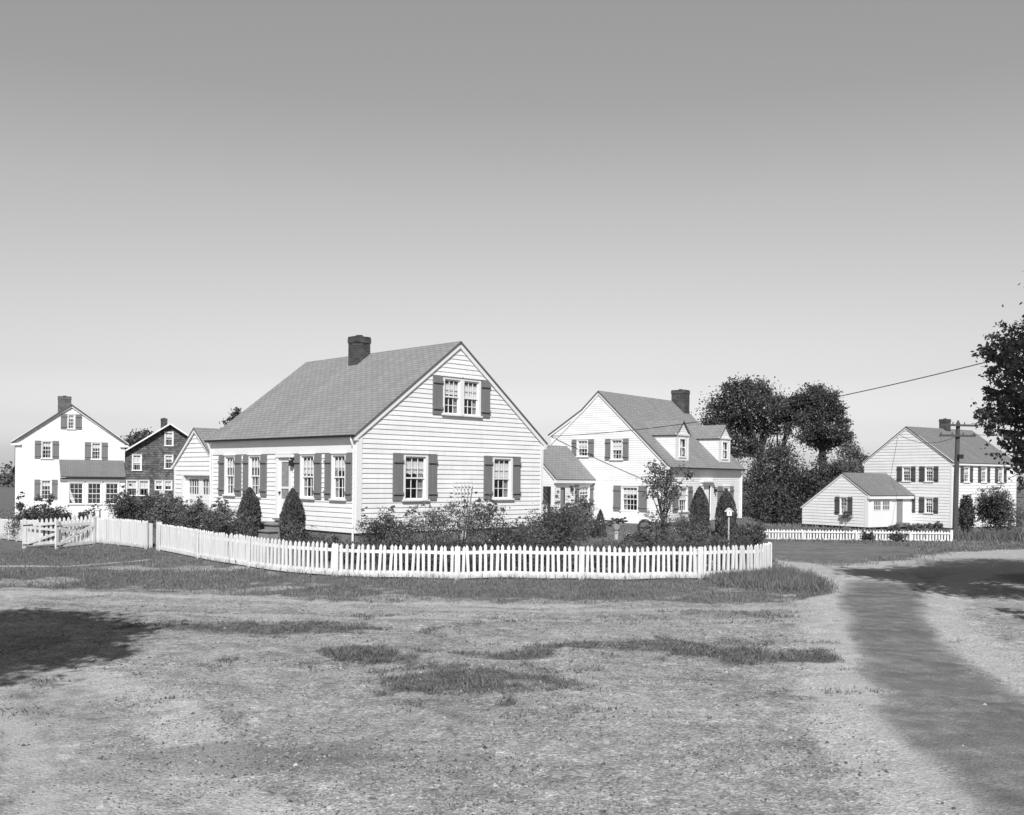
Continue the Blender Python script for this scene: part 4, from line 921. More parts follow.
def gate(label, a, b, lean, name='picket_gate'):
    """gate leaf standing on the ground from a to b, seen from its braced side"""
    ax, ay = a; bx, by = b; z = GZ(ax, ay); t = thing(name, label, 'gate', (ax, ay, z), 0, 'open gates at the drive')
    d = V((bx - ax, by - ay, 0)); L = d.length; d.normalize(); n = V((d.y, -d.x, 0))
    mb = MB(); k = int(L / 0.135)
    for i in range(k + 1): picket(mb, d * (i * L / k) - n * 0.03 + V((0, 0, lean * i / k)), d, n, 0.92, 0.072, 0.02, 0.06)
    mb.build('pickets', 'fence_white', t)
    fr = MB(); zl = V((0, 0, lean))
    P = lambda s, z: d * (L * s) + V((0, 0, z)) + zl * s + n * 0.02
    fr.bar(P(0, 0.12), P(1, 0.12), 0.03, 0.1); fr.bar(P(0, 0.74), P(1, 0.74), 0.03, 0.09); fr.bar(P(0.0, 0.0), P(0.0, 0.95), 0.1, 0.04, n); fr.bar(P(1, 0.0), P(1, 0.95), 0.1, 0.04, n)
    fr.build('frame', 'fence_white', t)
    br = MB(); br.bar(P(0.03, 0.16) + n * 0.03, P(0.97, 0.68) + n * 0.03, 0.02, 0.09); br.bar(P(0.03, 0.68) + n * 0.05, P(0.6, 0.46) + n * 0.05, 0.02, 0.08)
    br.build('brace', 'fence_white', t)
    hg = MB(); 
    for zz in (0.12, 0.74): hg.bar(P(-0.02, zz) + n * 0.02, P(0.12, zz) + n * 0.02, 0.02, 0.03)
    hg.build('hinge', 'dark', t); return t
gate('left gate leaf with crossed braces, partly hidden behind its neighbour', (-15.55, 31.2), (-14.05, 32.6), 0.10)
gate('right gate leaf with one diagonal brace, standing next to the white fence run', (-14.30, 30.75), (-13.72, 32.1), 0.04)
gp = thing('gate_post', 'square white gate post between the open gates and the fence run', 'post', (-13.72, 32.45, GZ(-13.72, 32.45)))
m_ = MB(); m_.box((-0.06, -0.06, -0.2), (0.06, 0.06, 1.08)); m_.build('shaft', 'fence_white', gp); m_ = MB(); m_.box((-0.085, -0.085, 1.08), (0.085, 0.085, 1.12)); m_.build('cap', 'fence_white', gp)

# ------------------------------------------------------------------ SHRUBS AND PLANTS
G1 = 'shrubs planted along the gable wall'
for a in (
    (-3.55, 27.3, 0.62, 0.85, 'dark bushy shrub at the front corner of the nearest cottage', 1500, 0.08, 'leaf_dark', False, 0, 4),
    (-2.35, 27.6, 0.72, 0.95, 'feathery shrub under the left ground floor gable window', 1700, 0.07, 'leaf', True, 30, 9),
    (-1.45, 28.1, 0.62, 1.10, 'tall spiky flowering plant growing up towards the trellis', 1500, 0.07, 'leaf', True, 25, 12),
    (-0.60, 28.4, 0.62, 1.30, 'loose rose bush with long upright canes beside the trellis', 900, 0.085, 'leaf_dark', True, 40, 12),
    (-3.0, 26.9, 0.5, 0.62, 'small grey leaved plant in front of the front corner shrub', 900, 0.07, 'leaf_pale', True, 0, 4),
    (0.0, 28.0, 0.55, 0.7, 'low dark plant right of the loose rose bush', 1000, 0.07, 'leaf_dark', False, 0, 4),
    (0.45, 29.0, 0.60, 0.80, 'low pale green shrub under the right ground floor gable window', 1200, 0.08, 'leaf', True, 0, 4),
    (1.30, 30.0, 0.80, 1.10, 'rounded dark shrub at the rear corner of the nearest cottage', 1900, 0.09, 'leaf_dark', False, 0, 4),
    (1.75, 31.6, 0.62, 1.15, 'spreading leafy shrub in front of the side porch', 1800, 0.09, 'leaf', False, 20, 8),
    (2.45, 33.3, 0.42, 1.1, 'loose shrub left of the small evergreen', 1200, 0.09, 'leaf', True, 20, 8)):
    x, y, r, h, lab, n, lf_, mt, spz, fl, sp_ = a
    bush(x, y, r * 1.42, h * 1.22, lab, n, lf_, mt, spz, fl, group=G1, spikes=sp_)
G2 = 'shrubs in the side garden by the drive'
for a in (
    (-17.7, 36.6, 1.15, 1.7, 'dense dark bush behind the open gates at the left edge', 4600, 0.11, 'leaf_dark', False, 0, 3),
    (-16.5, 37.2, 0.62, 1.0, 'small bush right of the dense bush behind the gates', 1800, 0.10, 'leaf_dark', False, 0, 3),
    (-15.3, 35.6, 0.45, 1.15, 'slender upright plant with long leaves behind the right gate leaf', 500, 0.10, 'leaf', True, 0, 8),
    (-15.0, 38.0, 0.55, 1.1, 'pale flowering plant below the sun porch windows', 600, 0.10, 'leaf_pale', True, 60, 5),
    (-14.0, 36.5, 1.15, 1.5, 'large dark bush in front of the shingled house', 2600, 0.10, 'leaf_dark', False, 0, 5),
    (-12.35, 35.2, 0.95, 1.45, 'dark bush left of the garage door', 2200, 0.10, 'leaf_dark', False, 0, 5),
    (-10.6, 32.6, 0.85, 1.25, 'dark rounded shrub in front of the garage door', 2200, 0.09, 'leaf_dark', False, 0, 3),
    (-9.45, 31.6, 0.72, 1.25, 'lighter leggy shrub at the left corner of the nearest cottage', 1500, 0.09, 'leaf', False, 20, 8),
    (-8.9, 30.4, 0.65, 0.75, 'low shrub left of the first cone evergreen', 1300, 0.08, 'leaf_dark', False, 0, 3)):
    x, y, r, h, lab, n, lf_, mt, spz, fl, sp_ = a
    bush(x, y, r, h * (0.88 if x > -15 else 0.95), lab, n, lf_, 'leaf' if (-13 < x < -10) else mt, spz, fl, group=G2, spikes=sp_ + 4)
cone_tree(-7.95, 29.55, 0.345, 1.60, 'narrow cone evergreen left of the front steps', 7500, 0.075, lean=0.02, belly=0.35, taper=2.3)
cone_tree(-6.35, 28.35, 0.365, 1.58, 'cone evergreen right of the front steps, nearest the cottage corner', 7500, 0.075, lean=0.0, belly=0.3, taper=1.9)
cone_tree(8.46, 44.0, 0.44, 2.05 - GZ(8.46, 44.0), 'cone evergreen left of the door of the dormer house', 8000, 0.085, belly=0.3, taper=2.7)
cone_tree(10.40, 47.4, 0.51, 1.90 - GZ(10.4, 47.4), 'cone evergreen right of the door of the dormer house', 8000, 0.085, belly=0.3, taper=2.7)
cone_tree(3.72, 41.0, 0.26, 1.05 - GZ(3.72, 41.0), 'small dwarf evergreen below the low wing of the dormer house', 2500, 0.08)
# planting strip inside the curved fence
def hedge():
    pts = smooth_path([(6.3, 26.4), (5.2, 25.3), (3.9, 24.8), (2.2, 24.5), (0.4, 24.4), (-1.5, 24.35), (-3.4, 24.6), (-4.8, 25.2), (-5.6, 25.9)], 0.35)
    t = thing('hedge', 'long low dark hedge just inside the curved fence', 'hedge', (0.4, 24.4, GZ(0.4, 24.4))); o = V(t.location); bl = []; L = len(pts)
    for i, p in enumerate(pts):
        z = GZ(p.x, p.y) - o.z; f = i / L; h = (0.82 if f < 0.55 else 0.58) * random.uniform(0.85, 1.12)
        bl.append((p.x - o.x, p.y - o.y, z + h * 0.5, 0.33, random.uniform(0.4, 0.75), h * 0.52))
        if random.random() < 0.35: bl.append((p.x - o.x, p.y - o.y + random.uniform(-.2, .5), z + h * 0.95, 0.09, 0.09, 0.2))
    leaf_cloud('foliage', bl, 36000, 0.058, 'leaf_dark', t, clump=0.4, hollow=0.12)
    leaf_cloud('blossom', [b for i, b in enumerate(bl) if i % 4 == 0], 130, 0.05, 'flower', t, hollow=0.9)
    mb = MB()
    for b in bl[::2]: mb.tube([(b[0], b[1], b[2] - 0.6), (b[0] + 0.05, b[1], b[2])], [0.015, 0.008], 5)
    mb.build('stem', 'bark', t)
hedge()
G3 = 'shrubs in the garden of the dormer house'
for a in (
    (4.7, 36.5, 0.6, 0.42, 'low leafy bush left of the cellar hatch', 1100, 0.09, 'leaf', False, 30, 4),
    (3.0, 36.2, 0.75, 0.75, 'dark bush below the window of the low wing', 1300, 0.09, 'leaf_dark', False, 0, 4),
    (5.75, 38.5, 0.62, 1.15, 'upright bush beside the garden wheel', 900, 0.09, 'leaf', True, 0, 5),
    (7.15, 40.0, 0.85, 1.1, 'pale blossoming bush right of the small fruit tree', 1200, 0.09, 'leaf_pale', True, 320, 4),
    (7.75, 41.0, 0.6, 1.15, 'dark bush between the blossoming bush and the cone evergreen', 1100, 0.09, 'leaf_dark', False, 0, 4),
    (7.2, 33.5, 0.6, 0.42, 'bush at the foot of the birdhouse pole', 1300, 0.085, 'leaf', False, 0, 6),
    (8.6, 35.5, 0.8, 0.45, 'dark low bush right of the birdhouse pole', 1400, 0.085, 'leaf_dark', False, 0, 3),
    (10.4, 42.5, 0.9, 0.7, 'flat dark bush at the right corner of the dormer house', 1200, 0.1, 'leaf_dark', False, 0, 2)):
    x, y, r, h, lab, n, lf_, mt, spz, fl, sp_ = a
    bush(x, y, r, h + 0.7 * max(0, 0.1 - GZ(x, y)), lab, n, lf_, mt, spz, fl, group=G3, spikes=sp_)
def fruit_tree():
    x, y = 6.2, 40.0; z = 0.15; bl = []
    for dx, zz, r in ((-0.35, 2.55, 0.33), (0.05, 2.3, 0.4), (-0.45, 2.0, 0.36), (0.35, 2.0, 0.4), (0.0, 1.75, 0.4), (0.55, 2.45, 0.3), (-0.5, 1.5, 0.3), (0.6, 1.55, 0.3), (0.1, 1.25, 0.28), (0.9, 2.3, 0.22), (0.05, 0.8, 0.2)):
        bl.append((x + dx, y + random.uniform(-.3, .3), z + zz + 0.15, r, r, r))
    tree(x, y, bl, 'small leafy fruit tree in front of the dormer house corner', 0.07, 0.9, 2300, 0.11, 'leaf', 'fruit_tree', clump=0.35, hollow=0.4)
fruit_tree()
# garden things
def garden():
    x, y = 7.33, 33.0; z = GZ(x, y); t = thing('birdhouse', 'small white birdhouse on a thin pole behind the fence', 'birdhouse', (x, y, z))
    mb = MB(); mb.tube([(0, 0, -0.2), (0, 0, 1.25)], 0.028, 8); mb.build('pole', 'board', t)
    b = MB(); b.box((-0.08, -0.09, 1.25), (0.08, 0.09, 1.40)); b.hexa([(-0.08, -0.09, 1.4), (0.08, -0.09, 1.4), (0.08, 0.09, 1.4), (-0.08, 0.09, 1.4), (-0.002, -0.09, 1.49), (0.002, -0.09, 1.49), (0.002, 0.09, 1.49), (-0.002, 0.09, 1.49)]); bb = b.build('box', 'white_trim', t)
    r = MB(); r.bar((-0.13, 0, 1.38), (0.0, 0, 1.505), 0.02, 0.24, (0, 1, 0)); r.bar((0.13, 0, 1.38), (0.0, 0, 1.507), 0.02, 0.24, (0, 1, 0)); r.build('roof', 'white_trim', t)
    h = MB(); h.tube([(0, -0.092, 1.34), (0, -0.095, 1.34)], 0.022, 10); h.build('entrance', 'dark', bb)
    # hoop
    x, y = 5.35, 39.2; z = 0.0; t = thing('garden_hoop', 'dark round hoop standing among the bushes beside the cellar hatch', 'hoop', (x, y, z), 10)
    ring = [(0.27 * math.cos(a * math.pi / 12), 0.04 * math.sin(a * math.pi / 12), 0.42 + 0.30 * math.sin(a * math.pi / 12)) for a in range(25)]
    mb = MB(); mb.tube(ring, 0.05, 8); mb.build('rim', 'bark', t)
    hb = MB(); hb.bar((-0.27, 0, 0.42), (0.27, 0, 0.40), 0.05, 0.06); hb.bar((-0.2, 0, -0.3), (-0.2, 0, 0.2), 0.05, 0.05); hb.bar((0.2, 0, -0.3), (0.2, 0, 0.2), 0.05, 0.05); hb.build('stand', 'bark', t)
    # planter
    x, y = 4.25, 39.6; z = GZ(x, y); t = thing('planter', 'pale pedestal planter with a drooping dark plant left of the cellar hatch', 'planter', (x, y, z))
    mb = MB(); mb.tube([(0, 0, -0.1), (0, 0, 0.05), (0, 0, 0.1), (0, 0, 0.55), (0, 0, 0.62), (0, 0, 0.82)], [0.2, 0.2, 0.08, 0.08, 0.14, 0.24], 12); mb.build('urn', 'board', t)
    leaf_cloud('plant', [(0.0, 0, 0.95, 0.3, 0.25, 0.14), (0.25, 0, 1.02, 0.22, 0.18, 0.1), (-0.25, 0, 0.82, 0.2, 0.18, 0.1)], 500, 0.09, 'leaf_dark', t)
    # trellis on the gable wall
    a = math.radians(MD); ex, ey = V((math.cos(a), math.sin(a), 0)), V((math.sin(a), -math.cos(a), 0))
    p = V((MO[0], MO[1], 0)) + ex * 3.97 + ey * 0.12; z0 = GZ(p.x, p.y); t = thing('trellis', 'white slatted fan trellis with a climber on the gable wall between the ground floor windows', 'trellis', (p.x, p.y, z0), MD)
    mb = MB(); H = 2.28 - z0
    for k in range(6): f = (k - 2.5) / 2.5; mb.bar((f * 0.12, 0, 0), (f * 0.40, 0, H - 0.06 * abs(f)), 0.028, 0.018, (0, 1, 0))
    mb.build('slat', 'fence_white', t); cr = MB()
    for zz in (0.75, 1.05, 1.35, 1.6, 1.8): w = 0.12 + 0.28 * zz / H; cr.bar((-w, -0.02, zz), (w, -0.02, zz), 0.018, 0.026)
    cr.build('crossbar', 'fence_white', t)
    leaf_cloud('climber', [(0, -0.05, 0.7, 0.28, 0.08, 0.5), (0.05, -0.05, 1.2, 0.25, 0.07, 0.35)], 260, 0.06, 'leaf', t, hollow=0.1)
    # leaning plank at the left
    x, y = -14.3, 39.5; z = GZ(x, y); t = thing('plank', 'pale leaning plank among the bushes before the shingled house', 'plank', (x, y, z)); mb = MB(); mb.bar((0, 0, -0.1), (0.1, 0.25, 1.75), 0.22, 0.03, (0, 1, 0)); mb.build('board', 'board', t)
garden()

# ------------------------------------------------------------------ BACKGROUND TREES
CAM = V((0, 0, 2.4)); F, RHO = 978.0, 0.0102
def at(px, py, Y):
    a, b = (px - 512) / F, (477 - py) / F; c, s = math.cos(RHO), math.sin(RHO)
    return CAM + V((a * c - b * s, 1, a * s + b * c)) * Y
def far_tree(px, Y, blobs, label, tr, fork, n, leaf, mat='leaf_far', depth=0.9, **kw):
    b = at(px, 500, Y); bl = []
    for (x, y, r, *q) in blobs:
        p = at(x, y, Y + random.uniform(-2, 2)); R = r * Y / F; qq = q[0] if q else 0.9
        bl.append((p.x, p.y, p.z, R, R * depth, R * qq))
    tree(b.x, b.y, bl, label, tr, fork, n, leaf, mat, **kw)
far_tree(760, 96, [(722, 412, 17), (740, 398, 17), (757, 394, 15), (770, 406, 13), (718, 433, 13), (736, 425, 18), (754, 420, 16), (770, 428, 11), (730, 450, 13), (748, 446, 12), (745, 385, 7), (708, 424, 7), (714, 444, 8), (764, 388, 6), (732, 387, 7), (777, 414, 6), (722, 460, 8)],
         'tall spreading elm, left of the pair behind the dormer house', 0.36, 6.2, 20000, 0.24, name='elm_tree', group='elms behind the dormer house', clump=0.34)
far_tree(778, 100, [(780, 404, 10), (790, 410, 10), (797, 402, 8), (778, 418, 8), (793, 420, 8), (786, 430, 6), (800, 412, 6)], 'slim dark elm rising between the two spreading elms', 0.2, 5.5, 6500, 0.23, name='elm_tree', group='elms behind the dormer house', clump=0.26)
far_tree(822, 96, [(812, 396, 11), (826, 398, 10), (833, 412, 10), (807, 414, 8), (822, 428, 8), (836, 432, 9), (806, 436, 10), (820, 444, 10), (836, 442, 9), (846, 440, 6), (822, 460, 6), (820, 412, 10), (815, 424, 8), (842, 424, 8), (802, 420, 8), (846, 436, 6), (818, 390, 6), (834, 398, 6), (840, 410, 6), (806, 404, 7), (850, 446, 4), (812, 436, 6)],
         'open drooping elm with a thick trunk, right of the pair', 0.42, 7.0, 17000, 0.23, name='elm_tree', group='elms behind the dormer house', clump=0.34)
far_tree(775, 82, [(775, 468, 24), (760, 490, 20), (790, 488, 22), (775, 505, 24), (748, 508, 14), (778, 452, 14)], 'broad dark bushy tree at the right end of the dormer house', 0.25, 1.5, 17000, 0.2, name='bushy_tree', group='bushy trees under the elms', clump=0.25)
far_tree(815, 80, [(808, 484, 17), (825, 494, 18), (806, 508, 18), (840, 488, 14), (822, 512, 14), (835, 472, 12), (848, 480, 11), (820, 470, 10)], 'bushy tree just left of the far garage', 0.22, 1.5, 12000, 0.2, name='bushy_tree', group='bushy trees under the elms', clump=0.25)
far_tree(856, 92, [(850, 452, 11), (862, 462, 10), (845, 468, 11), (868, 474, 8), (856, 478, 12)], 'pale open young tree between the elms and the far house', 0.12, 3.5, 6000, 0.2, 'leaf_pale', name='young_tree', clump=0.3, hollow=0.4)
far_tree(866, 98, [(866, 462, 6), (872, 470, 9), (862, 480, 12), (840, 482, 12)], 'dark tree tops showing behind the far garage roof', 0.2, 3.5, 6500, 0.22, name='bushy_tree', clump=0.26)
far_tree(233, 95, [(237, 415, 7), (231, 423, 7), (240, 430, 9), (228, 435, 9)], 'tree top peeping over the left end of the nearest roof', 0.25, 6, 2200, 0.25, name='tree', clump=0.28)
far_tree(143, 120, [(135, 440, 9), (150, 436, 8), (142, 446, 10), (128, 448, 9), (160, 446, 9)], 'dark tree tops behind the shingled house', 0.3, 5, 3500, 0.3, name='tree', clump=0.28)
def distant_woods():
    bl = []
    for k in range(90):
        x = -260 + k * 6.2 + random.uniform(-2, 2); y = 235 + random.uniform(-8, 8); h = random.uniform(4.0, 6.0); bl.append((x, y, GZ(x, y) + h * 0.45, 5, 4, h * 0.55))
    o = leaf_cloud('distant_woods', bl, 26000, 0.9, 'leaf_far', None, clump=0.3, hollow=0.2); o['kind'] = 'stuff'
distant_woods()
# right-hand roadside trees: their shade lies across the lane
def roadside():
    bl = []
    Yq = 20.0
    for (px, py, r) in ((1012, 338, 20), (990, 352, 13), (1008, 372, 18), (988, 388, 13), (1012, 405, 20), (992, 417, 15), (982, 412, 9), (1010, 452, 9), (1016, 462, 10), (1000, 365, 14), (1004, 392, 15), (1000, 430, 14), (1012, 425, 16), (1018, 445, 12), (1006, 350, 13), (1030, 350, 34), (1040, 400, 40), (1045, 450, 36)):
        p = at(px, py, Yq + random.uniform(-1, 1)); R = r * Yq / F; bl.append((p.x, p.y, p.z, R * 1.1, R * 1.6, R * 0.8))
    for (x, y, z, r) in ((12.6, 20, 6.3, 1.6), (14.5, 19, 6.6, 2.0), (13.5, 22, 5.6, 1.7), (15.0, 21.5, 5.0, 1.8), (13.2, 18.4, 4.6, 1.2), (16.5, 20, 5.8, 1.9), (14.8, 20.5, 8.2, 1.4)): bl.append((x, y, z, r, r, r * 0.7))
    tree(13.4, 20.2, bl, 'leafy roadside tree reaching in from the right edge over the lane', 0.22, 2.6, 50000, 0.10, 'leaf_dark', 'roadside_tree', clump=0.22, hollow=0.35)
    bl = [(9.0, 14.3, 9.8, 0.9, 1.2, 0.8), (10.0, 14.2, 9.4, 1.4, 1.4, 1.0), (12.2, 13.7, 10.0, 1.8, 1.6, 1.3), (10.0, 12.6, 8.1, 1.4, 1.4, 0.9), (13.6, 13, 9.0, 1.8, 1.8, 1.2), (12.4, 12.0, 7.2, 1.4, 1.3, 0.9), (9.6, 11.8, 5.0, 0.9, 1.0, 0.6), (11.6, 12.4, 5.6, 1.0, 1.0, 0.7), (11.3, 13.4, 11.2, 1.3, 1.3, 0.9)]
    tree(12.6, 12.6, bl, 'tall roadside tree standing just outside the right edge', 0.24, 4.2, 26000, 0.18, 'leaf_dark', 'roadside_tree', clump=0.25, hollow=0.3)
    bl = [(18.5, 24.0, 5.0, 1.6, 1.6, 1.0), (17.2, 23.0, 5.8, 1.2, 1.2, 0.8), (19.8, 24.5, 6.2, 1.6, 1.6, 1.1), (18.3, 23, 7.2, 1.2, 1.2, 0.9)]
    tree(18.6, 24.2, bl, 'rear roadside tree outside the right edge', 0.16, 2.6, 11000, 0.18, 'leaf_dark', 'roadside_tree', clump=0.25)
    bl = [(-7.9, 4.6, 8.0, 1.5, 1.5, 1.1), (-6.8, 5.4, 8.3, 1.1, 1.0, 0.8), (-7.5, 3.2, 7.6, 1.4, 1.3, 1.0), (-8.4, 4.0, 8.2, 1.6, 1.6, 1.2), (-8.0, 2.2, 7.2, 1.3, 1.3, 0.9), (-6.0, 4.5, 7.7, 0.8, 0.6, 0.5), (-8.2, 6.6, 8.3, 1.2, 0.9, 0.8)]
    tree(-8.4, 2.2, bl, 'tall tree outside the left edge shading the near ground', 0.28, 5.2, 26000, 0.19, 'leaf_dark', 'shade_tree', clump=0.24, hollow=0.3)
roadside()
for (px, py, Y, w, top, lab) in ((966, 532, 63, 8, 491, 'tall narrow bush against the front wall of the far house'), (1000, 532, 62, 24, 478, 'large dark bush at the right edge hiding the far house door')):
    b = at(px, py, Y); p = at(px, top, Y); z = GZ(b.x, b.y); bush(b.x, b.y, w * Y / F, p.z - z, lab, 3600, 0.17, 'leaf_dark', name='tall_bush', cat='bush', ry=w * Y / F * 1.2)
for (px, Y, r, h, lab) in ((893, 66, 0.6, 0.55, 'low plant at the foot of the far garage side door'), (915, 66.5, 0.9, 0.65, 'low bush at the base of the far house wall, left'), (935, 67, 0.8, 0.75, 'low bush at the base of the far house wall, right'), (838, 61, 1.1, 0.5, 'flat plants below the flower box of the far garage')):
    b = at(px, 528, Y); bush(b.x, b.y, r, h, lab, 500, 0.14, 'leaf', group='plants at the base of the far house')
for (px, Y, r, h, lab) in ((868, 48.8, 0.38, 0.58, 'small dark shrub before the low fence, left of two'), (899, 48.6, 0.5, 0.66, 'dark shrub before the low fence, right of two')):
    b = at(px, 545, Y); bush(b.x, b.y, r, h, lab, 600, 0.12, 'leaf_dark', group='shrubs before the low fence')

# ------------------------------------------------------------------ UTILITY POLE AND WIRES
def pole():
    x, y = 26.3, 58.0; z = GZ(x, y); t = thing('utility_pole', 'tall wooden utility pole with two crossarms near the far white house', 'utility pole', (x, y, z), 12)
    H = 5.95 - z; mb = MB(); mb.tube([(0, 0, -0.5), (0.05, 0, H * 0.5), (0.14, 0, H - 0.1), (0.145, 0, H + 0.08)], [0.17, 0.15, 0.12, 0.04], 10); mb.build('shaft', 'pole_wood', t)
    for (dz, x0, x1) in ((0.22, -1.2, 1.3), (0.84, -1.2, 1.15)):
        c = MB(); c.box((x0, -0.24, H - dz - 0.06), (x1, -0.13, H - dz + 0.06)); arm = c.build('crossarm', 'pole_wood', t)
        for k in range(4):
            i = MB(); xx = x0 + 0.08 + k * (x1 - x0 - 0.16) / 3; i.tube([(xx, -0.185, H - dz + 0.06), (xx, -0.185, H - dz + 0.13), (xx, -0.185, H - dz + 0.19)], [0.02, 0.035, 0.02], 8); i.build('insulator', 'dark', arm)
    bx = MB(); bx.box((0.0, -0.32, H - 2.2), (0.3, -0.15, H - 1.95)); bx.build('junction_box', 'dark', t)
    return V((x, y, z + H))
top = pole()
def wire(label, a, b, sag, r, name='overhead_wire'):
    a, b = V(a), V(b); pts = []
    for i in range(25):
        t = i / 24; p = a.lerp(b, t); p.z -= sag * 4 * t * (1 - t); pts.append(p - a)
    t_ = MB(); t_.tube(pts, r, 6); o = t_.build(name, 'wire'); o.location = a; tag(o, label, 'wire', 'overhead wires')
    return o
e = V((7.8, 49, 0.2)); a = math.radians(SD); rear = e + V((-math.sin(a) * 7.3, math.cos(a) * 7.3, 0)) + V((0, 0, 4.45))
wire('long sagging wire crossing the sky from the right tree to the dormer house', (19.5, 29.0, 7.5), rear, 0.75, 0.018)
wire('thin service wire from the pole to the far house gable', top + V((0, 0, -0.9)), (29.0, 73.4, 5.9), 0.5, 0.015)
wire('high wire from the pole leaving at the right edge', top + V((0.9, 0, -0.1)), (60, 52, 7.5), 0.8, 0.018)
wire('lower wire from the pole leaving at the right edge', top + V((0.9, 0, -0.75)), (60, 52, 6.6), 0.8, 0.018)

# ------------------------------------------------------------------ GRASS, WEEDS, STONES
def scatter(n, x0, x1, y0, y1, f):
    X = RNG.uniform(x0, x1, n); Y = RNG.uniform(y0, y1, n); k = RNG.random(n) < f(X, Y); return X[k], Y[k]
def outside(X, Y):
    return (rect_dist(X, Y, MO, MD, -0.05, 7.8, 0, 12) > 0.05) & (rect_dist(X, Y, SO, SD, -3.5, 8.5, 0, 8) > 0.05) & (rect_dist(X, Y, RO, RD, -9, 0, -5.2, 8.5) > 0.05)
X, Y = scatter(190000, -15, 8.5, 18.2, 34, lambda x, y: masks(x, y)[0] * (y < fence_y(x) + 0.5) * (0.35 + 0.65 * ss(0.38, 0.62, fbm(x, y, 1.3, 40))))
blades('verge_grass', X, Y, 0.085, 0.016, 'blade', 0.9)
X, Y = scatter(9000, -10, 7.2, 20.5, 26.5, lambda x, y: masks(x, y)[0] * (np.abs(y - fence_y(x) + 0.15) < 0.22))
blades('fence_grass', X, Y, 0.17, 0.016, 'blade', 0.7)
X, Y = scatter(26000, 4.6, 7.8, 20.3, 26.0, lambda x, y: masks(x, y)[0] * ss(1.9, 0.6, np.hypot((x - 6.3) / 1.2, (y - 23.2) / 1.5)))
blades('long_verge_grass', X, Y, 0.24, 0.018, 'blade', 0.9)
X, Y = scatter(60000, -16, 14, 23.0, 50, lambda x, y: (y > fence_y(x) + 0.3) * outside(x, y) * masks(x, y)[0])
blades('lawn_grass', X, Y, 0.12, 0.03, 'blade', 0.8)
X, Y = scatter(60000, 6, 34, 27, 60, lambda x, y: masks(x, y)[0] * outside(x, y))
blades('field_grass', X, Y, 0.13, 0.035, 'blade', 0.8)
X, Y = scatter(60000, -50, 60, 45, 110, lambda x, y: outside(x, y) * 0.9 * masks(x, y)[0])
blades('far_grass', X, Y, 0.2, 0.09, 'blade', 0.8)
X, Y = scatter(13000, 12, 40, 46, 60, lambda x, y: ss(1.3, 0.5, np.hypot((x - 28) / 5.5, (y - 53.5) / 4.0)) + 0.8 * ss(0.5, 0.1, np.abs(y - np.interp(x, [12.4, 15, 19, 22.5], [51.1, 50.6, 50.3, 50.2]))) * (x < 23) * (x > 12.4))
blades('tall_weeds', X, Y, 0.62, 0.05, 'blade_dark', 0.7)
X, Y = scatter(420000, -7, 7, 7.0, 19.5, lambda x, y: np.clip(masks(x, y)[3] - 0.22, 0, 1) ** 0.9 * (0.12 + 0.88 * ss(0.42, 0.58, fbm(x, y, 5.0, 50))))
k = Y > 9.6; X, Y = X[k], Y[k]
blades('weed_patches', X, Y, 0.06, 0.011, 'blade_dark', 2.2)
X, Y = scatter(40000, -3.2, 4.4, 10.3, 14.2, lambda x, y: np.clip(masks(x, y)[3] - 0.55, 0, 1) * 1.5 * ss(0.44, 0.6, fbm(x, y, 4.2, 51)))
blades('tufted_weeds', X, Y, 0.115, 0.010, 'blade', 1.5)
def stones(name, n, smin, smax, pw, mat, y1=20.0, where=None):
    X = RNG.uniform(-9, 8.5, n); Y = 6.3 + (y1 - 6.3) * RNG.random(n) ** 1.5
    mk = masks(X, Y); den = (1 - mk[1] * 0.8) * (1 - mk[4] * 0.8) * (1 - 0.55 * mk[2]) * (1 - mk[0]) * (0.12 + 0.88 * ss(0.36, 0.62, fbm(X, Y, 1.3, 60)))
    if where: den = where(mk[3])
    k = RNG.random(n) < den; X, Y = X[k], Y[k]; k = len(X); Z = gz(X, Y); S = smin + (smax - smin) * RNG.random(k) ** pw
    base = np.array([(1, 0, 0), (0, 1, 0), (-1, 0, 0), (0, -1, 0), (0, 0, 0.8)], float)
    v = base[None] * S[:, None, None] * (0.55 + 0.8 * RNG.random((k, 5, 1))); v[:, 4, :2] += (RNG.random((k, 2)) - 0.5) * S[:, None]
    a = RNG.random(k) * 6.283; c, s = np.cos(a)[:, None], np.sin(a)[:, None]
    co = np.stack([v[..., 0] * c - v[..., 1] * s + X[:, None], v[..., 0] * s + v[..., 1] * c + Y[:, None], v[..., 2] + Z[:, None] - S[:, None] * 0.08], -1).reshape(-1, 3)
    f = (np.arange(k)[:, None, None] * 5 + np.array([(0, 1, 4), (1, 2, 4), (2, 3, 4), (3, 0, 4)])[None]).ravel()
    me = bpy.data.meshes.new(name); me.vertices.add(5 * k); me.vertices.foreach_set('co', co.ravel())
    me.loops.add(12 * k); me.loops.foreach_set('vertex_index', f); me.polygons.add(4 * k); me.polygons.foreach_set('loop_start', np.arange(4 * k) * 3)
    u = RNG.random(k) ** 1.3; uv = me.uv_layers.new(name='UVMap'); uv.data.foreach_set('uv', np.repeat(np.stack([u, u * 0], -1), 12, 0).ravel())
    me.update(); me.validate(); me.materials.append(M[mat])
    o = bpy.data.objects.new(name, me); COL.objects.link(o); o['kind'] = 'stuff'
def stone_mat():
    m, nt, out = mat_new('mixed_stones'); s_ = nt.nodes.new('ShaderNodeSeparateXYZ'); nt.links.new(tex(nt).outputs['UV'], s_.inputs[0])
    principled(nt, out, ramp(nt, s_.outputs[0], [(0.0, 0.07), (0.45, 0.20), (0.9, 0.34), (1.0, 0.50)]), 0.9, None, 0.2); return m
M['stone'] = stone_mat()
M['clod'] = paint('damp_earth_clods', 0.10, 0.5, 0.95, 9)
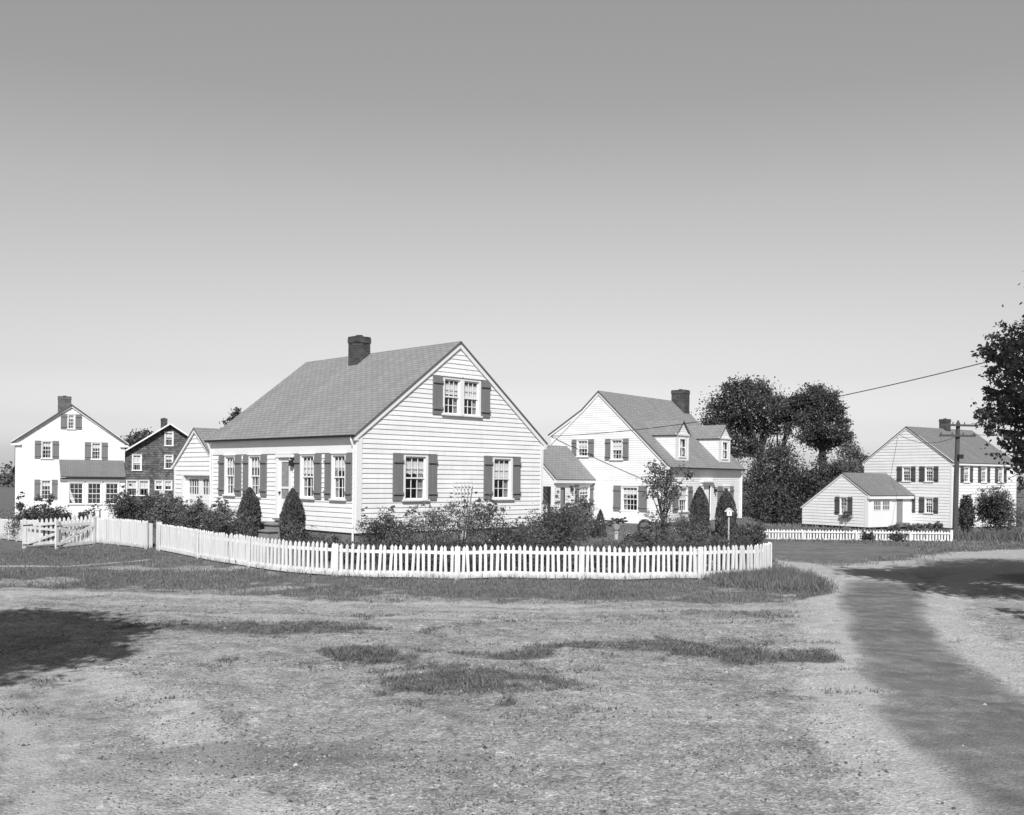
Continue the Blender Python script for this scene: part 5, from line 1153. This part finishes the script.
stones('earth_clods', 60000, 0.008, 0.03, 2.5, 'clod', 16.0, lambda w: np.clip(w - 0.2, 0, 1) * 0.5)
stones('gravel', 190000, 0.005, 0.017, 2.4, 'stone'); stones('stones', 6500, 0.014, 0.036, 4.0, 'stone')

# ------------------------------------------------------------------ SKY, SUN, CAMERA
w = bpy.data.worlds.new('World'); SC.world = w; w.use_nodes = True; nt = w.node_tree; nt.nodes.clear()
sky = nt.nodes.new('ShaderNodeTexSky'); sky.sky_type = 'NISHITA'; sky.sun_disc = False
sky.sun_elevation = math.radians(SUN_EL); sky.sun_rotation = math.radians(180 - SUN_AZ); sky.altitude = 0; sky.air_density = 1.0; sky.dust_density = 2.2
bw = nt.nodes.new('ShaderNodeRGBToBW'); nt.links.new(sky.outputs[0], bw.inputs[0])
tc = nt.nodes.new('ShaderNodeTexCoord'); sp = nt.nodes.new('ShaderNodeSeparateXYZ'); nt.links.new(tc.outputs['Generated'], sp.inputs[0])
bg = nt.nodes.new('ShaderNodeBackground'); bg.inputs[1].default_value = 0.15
gr = ramp(nt, sp.outputs[2], [(0.0, 2.6), (0.02, 1.72), (0.05, 1.27), (0.1, 1.07), (0.27, 1.1), (0.36, 1.02), (0.46, 1.1), (0.68, 0.36), (1.0, 0.16)])  # upper stops darken the sky above the frame so shadows go deeper
rear = ramp(nt, N(nt, 'ShaderNodeMapRange').outputs[0], [(0.0, 0.4), (0.75, 1.0)])  # artificial dimming of the unseen sky behind the camera, to deepen shadows
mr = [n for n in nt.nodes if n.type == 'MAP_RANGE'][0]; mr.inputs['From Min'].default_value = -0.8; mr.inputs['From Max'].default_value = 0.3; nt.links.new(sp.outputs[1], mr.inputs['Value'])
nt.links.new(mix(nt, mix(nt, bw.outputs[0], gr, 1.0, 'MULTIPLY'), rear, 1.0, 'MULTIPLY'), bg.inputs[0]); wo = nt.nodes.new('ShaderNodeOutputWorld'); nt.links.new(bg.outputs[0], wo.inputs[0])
sl = bpy.data.lights.new('sun', 'SUN'); sl.energy = 5.0; sl.angle = math.radians(0.5); sl.color = (1, 1, 1)
so = bpy.data.objects.new('sun', sl); COL.objects.link(so)
el, az = math.radians(SUN_EL), math.radians(SUN_AZ); d = V((math.cos(el) * math.sin(az), -math.cos(el) * math.cos(az), math.sin(el)))
so.rotation_euler = d.to_track_quat('Z', 'Y').to_euler(); so.location = d * 60
cam = bpy.data.cameras.new('camera'); co = bpy.data.objects.new('camera', cam); COL.objects.link(co)
cam.sensor_width = 36; cam.sensor_fit = 'HORIZONTAL'; cam.lens = 36 * F / 1024; cam.shift_y = 69.5 / 1024; cam.clip_end = 3000; cam.clip_start = 0.1
r, u = V((math.cos(RHO), 0, math.sin(RHO))), V((-math.sin(RHO), 0, math.cos(RHO))); b = r.cross(u)
co.matrix_world = Matrix(((r.x, u.x, b.x, CAM.x), (r.y, u.y, b.y, CAM.y), (r.z, u.z, b.z, CAM.z), (0, 0, 0, 1)))
SC.camera = co
SC.view_settings.view_transform = 'Standard'; SC.view_settings.look = 'None'; SC.view_settings.exposure = 0; SC.view_settings.gamma = 1
SC.cycles.use_denoising = True; SC.cycles.max_bounces = 6; SC.cycles.transparent_max_bounces = 8
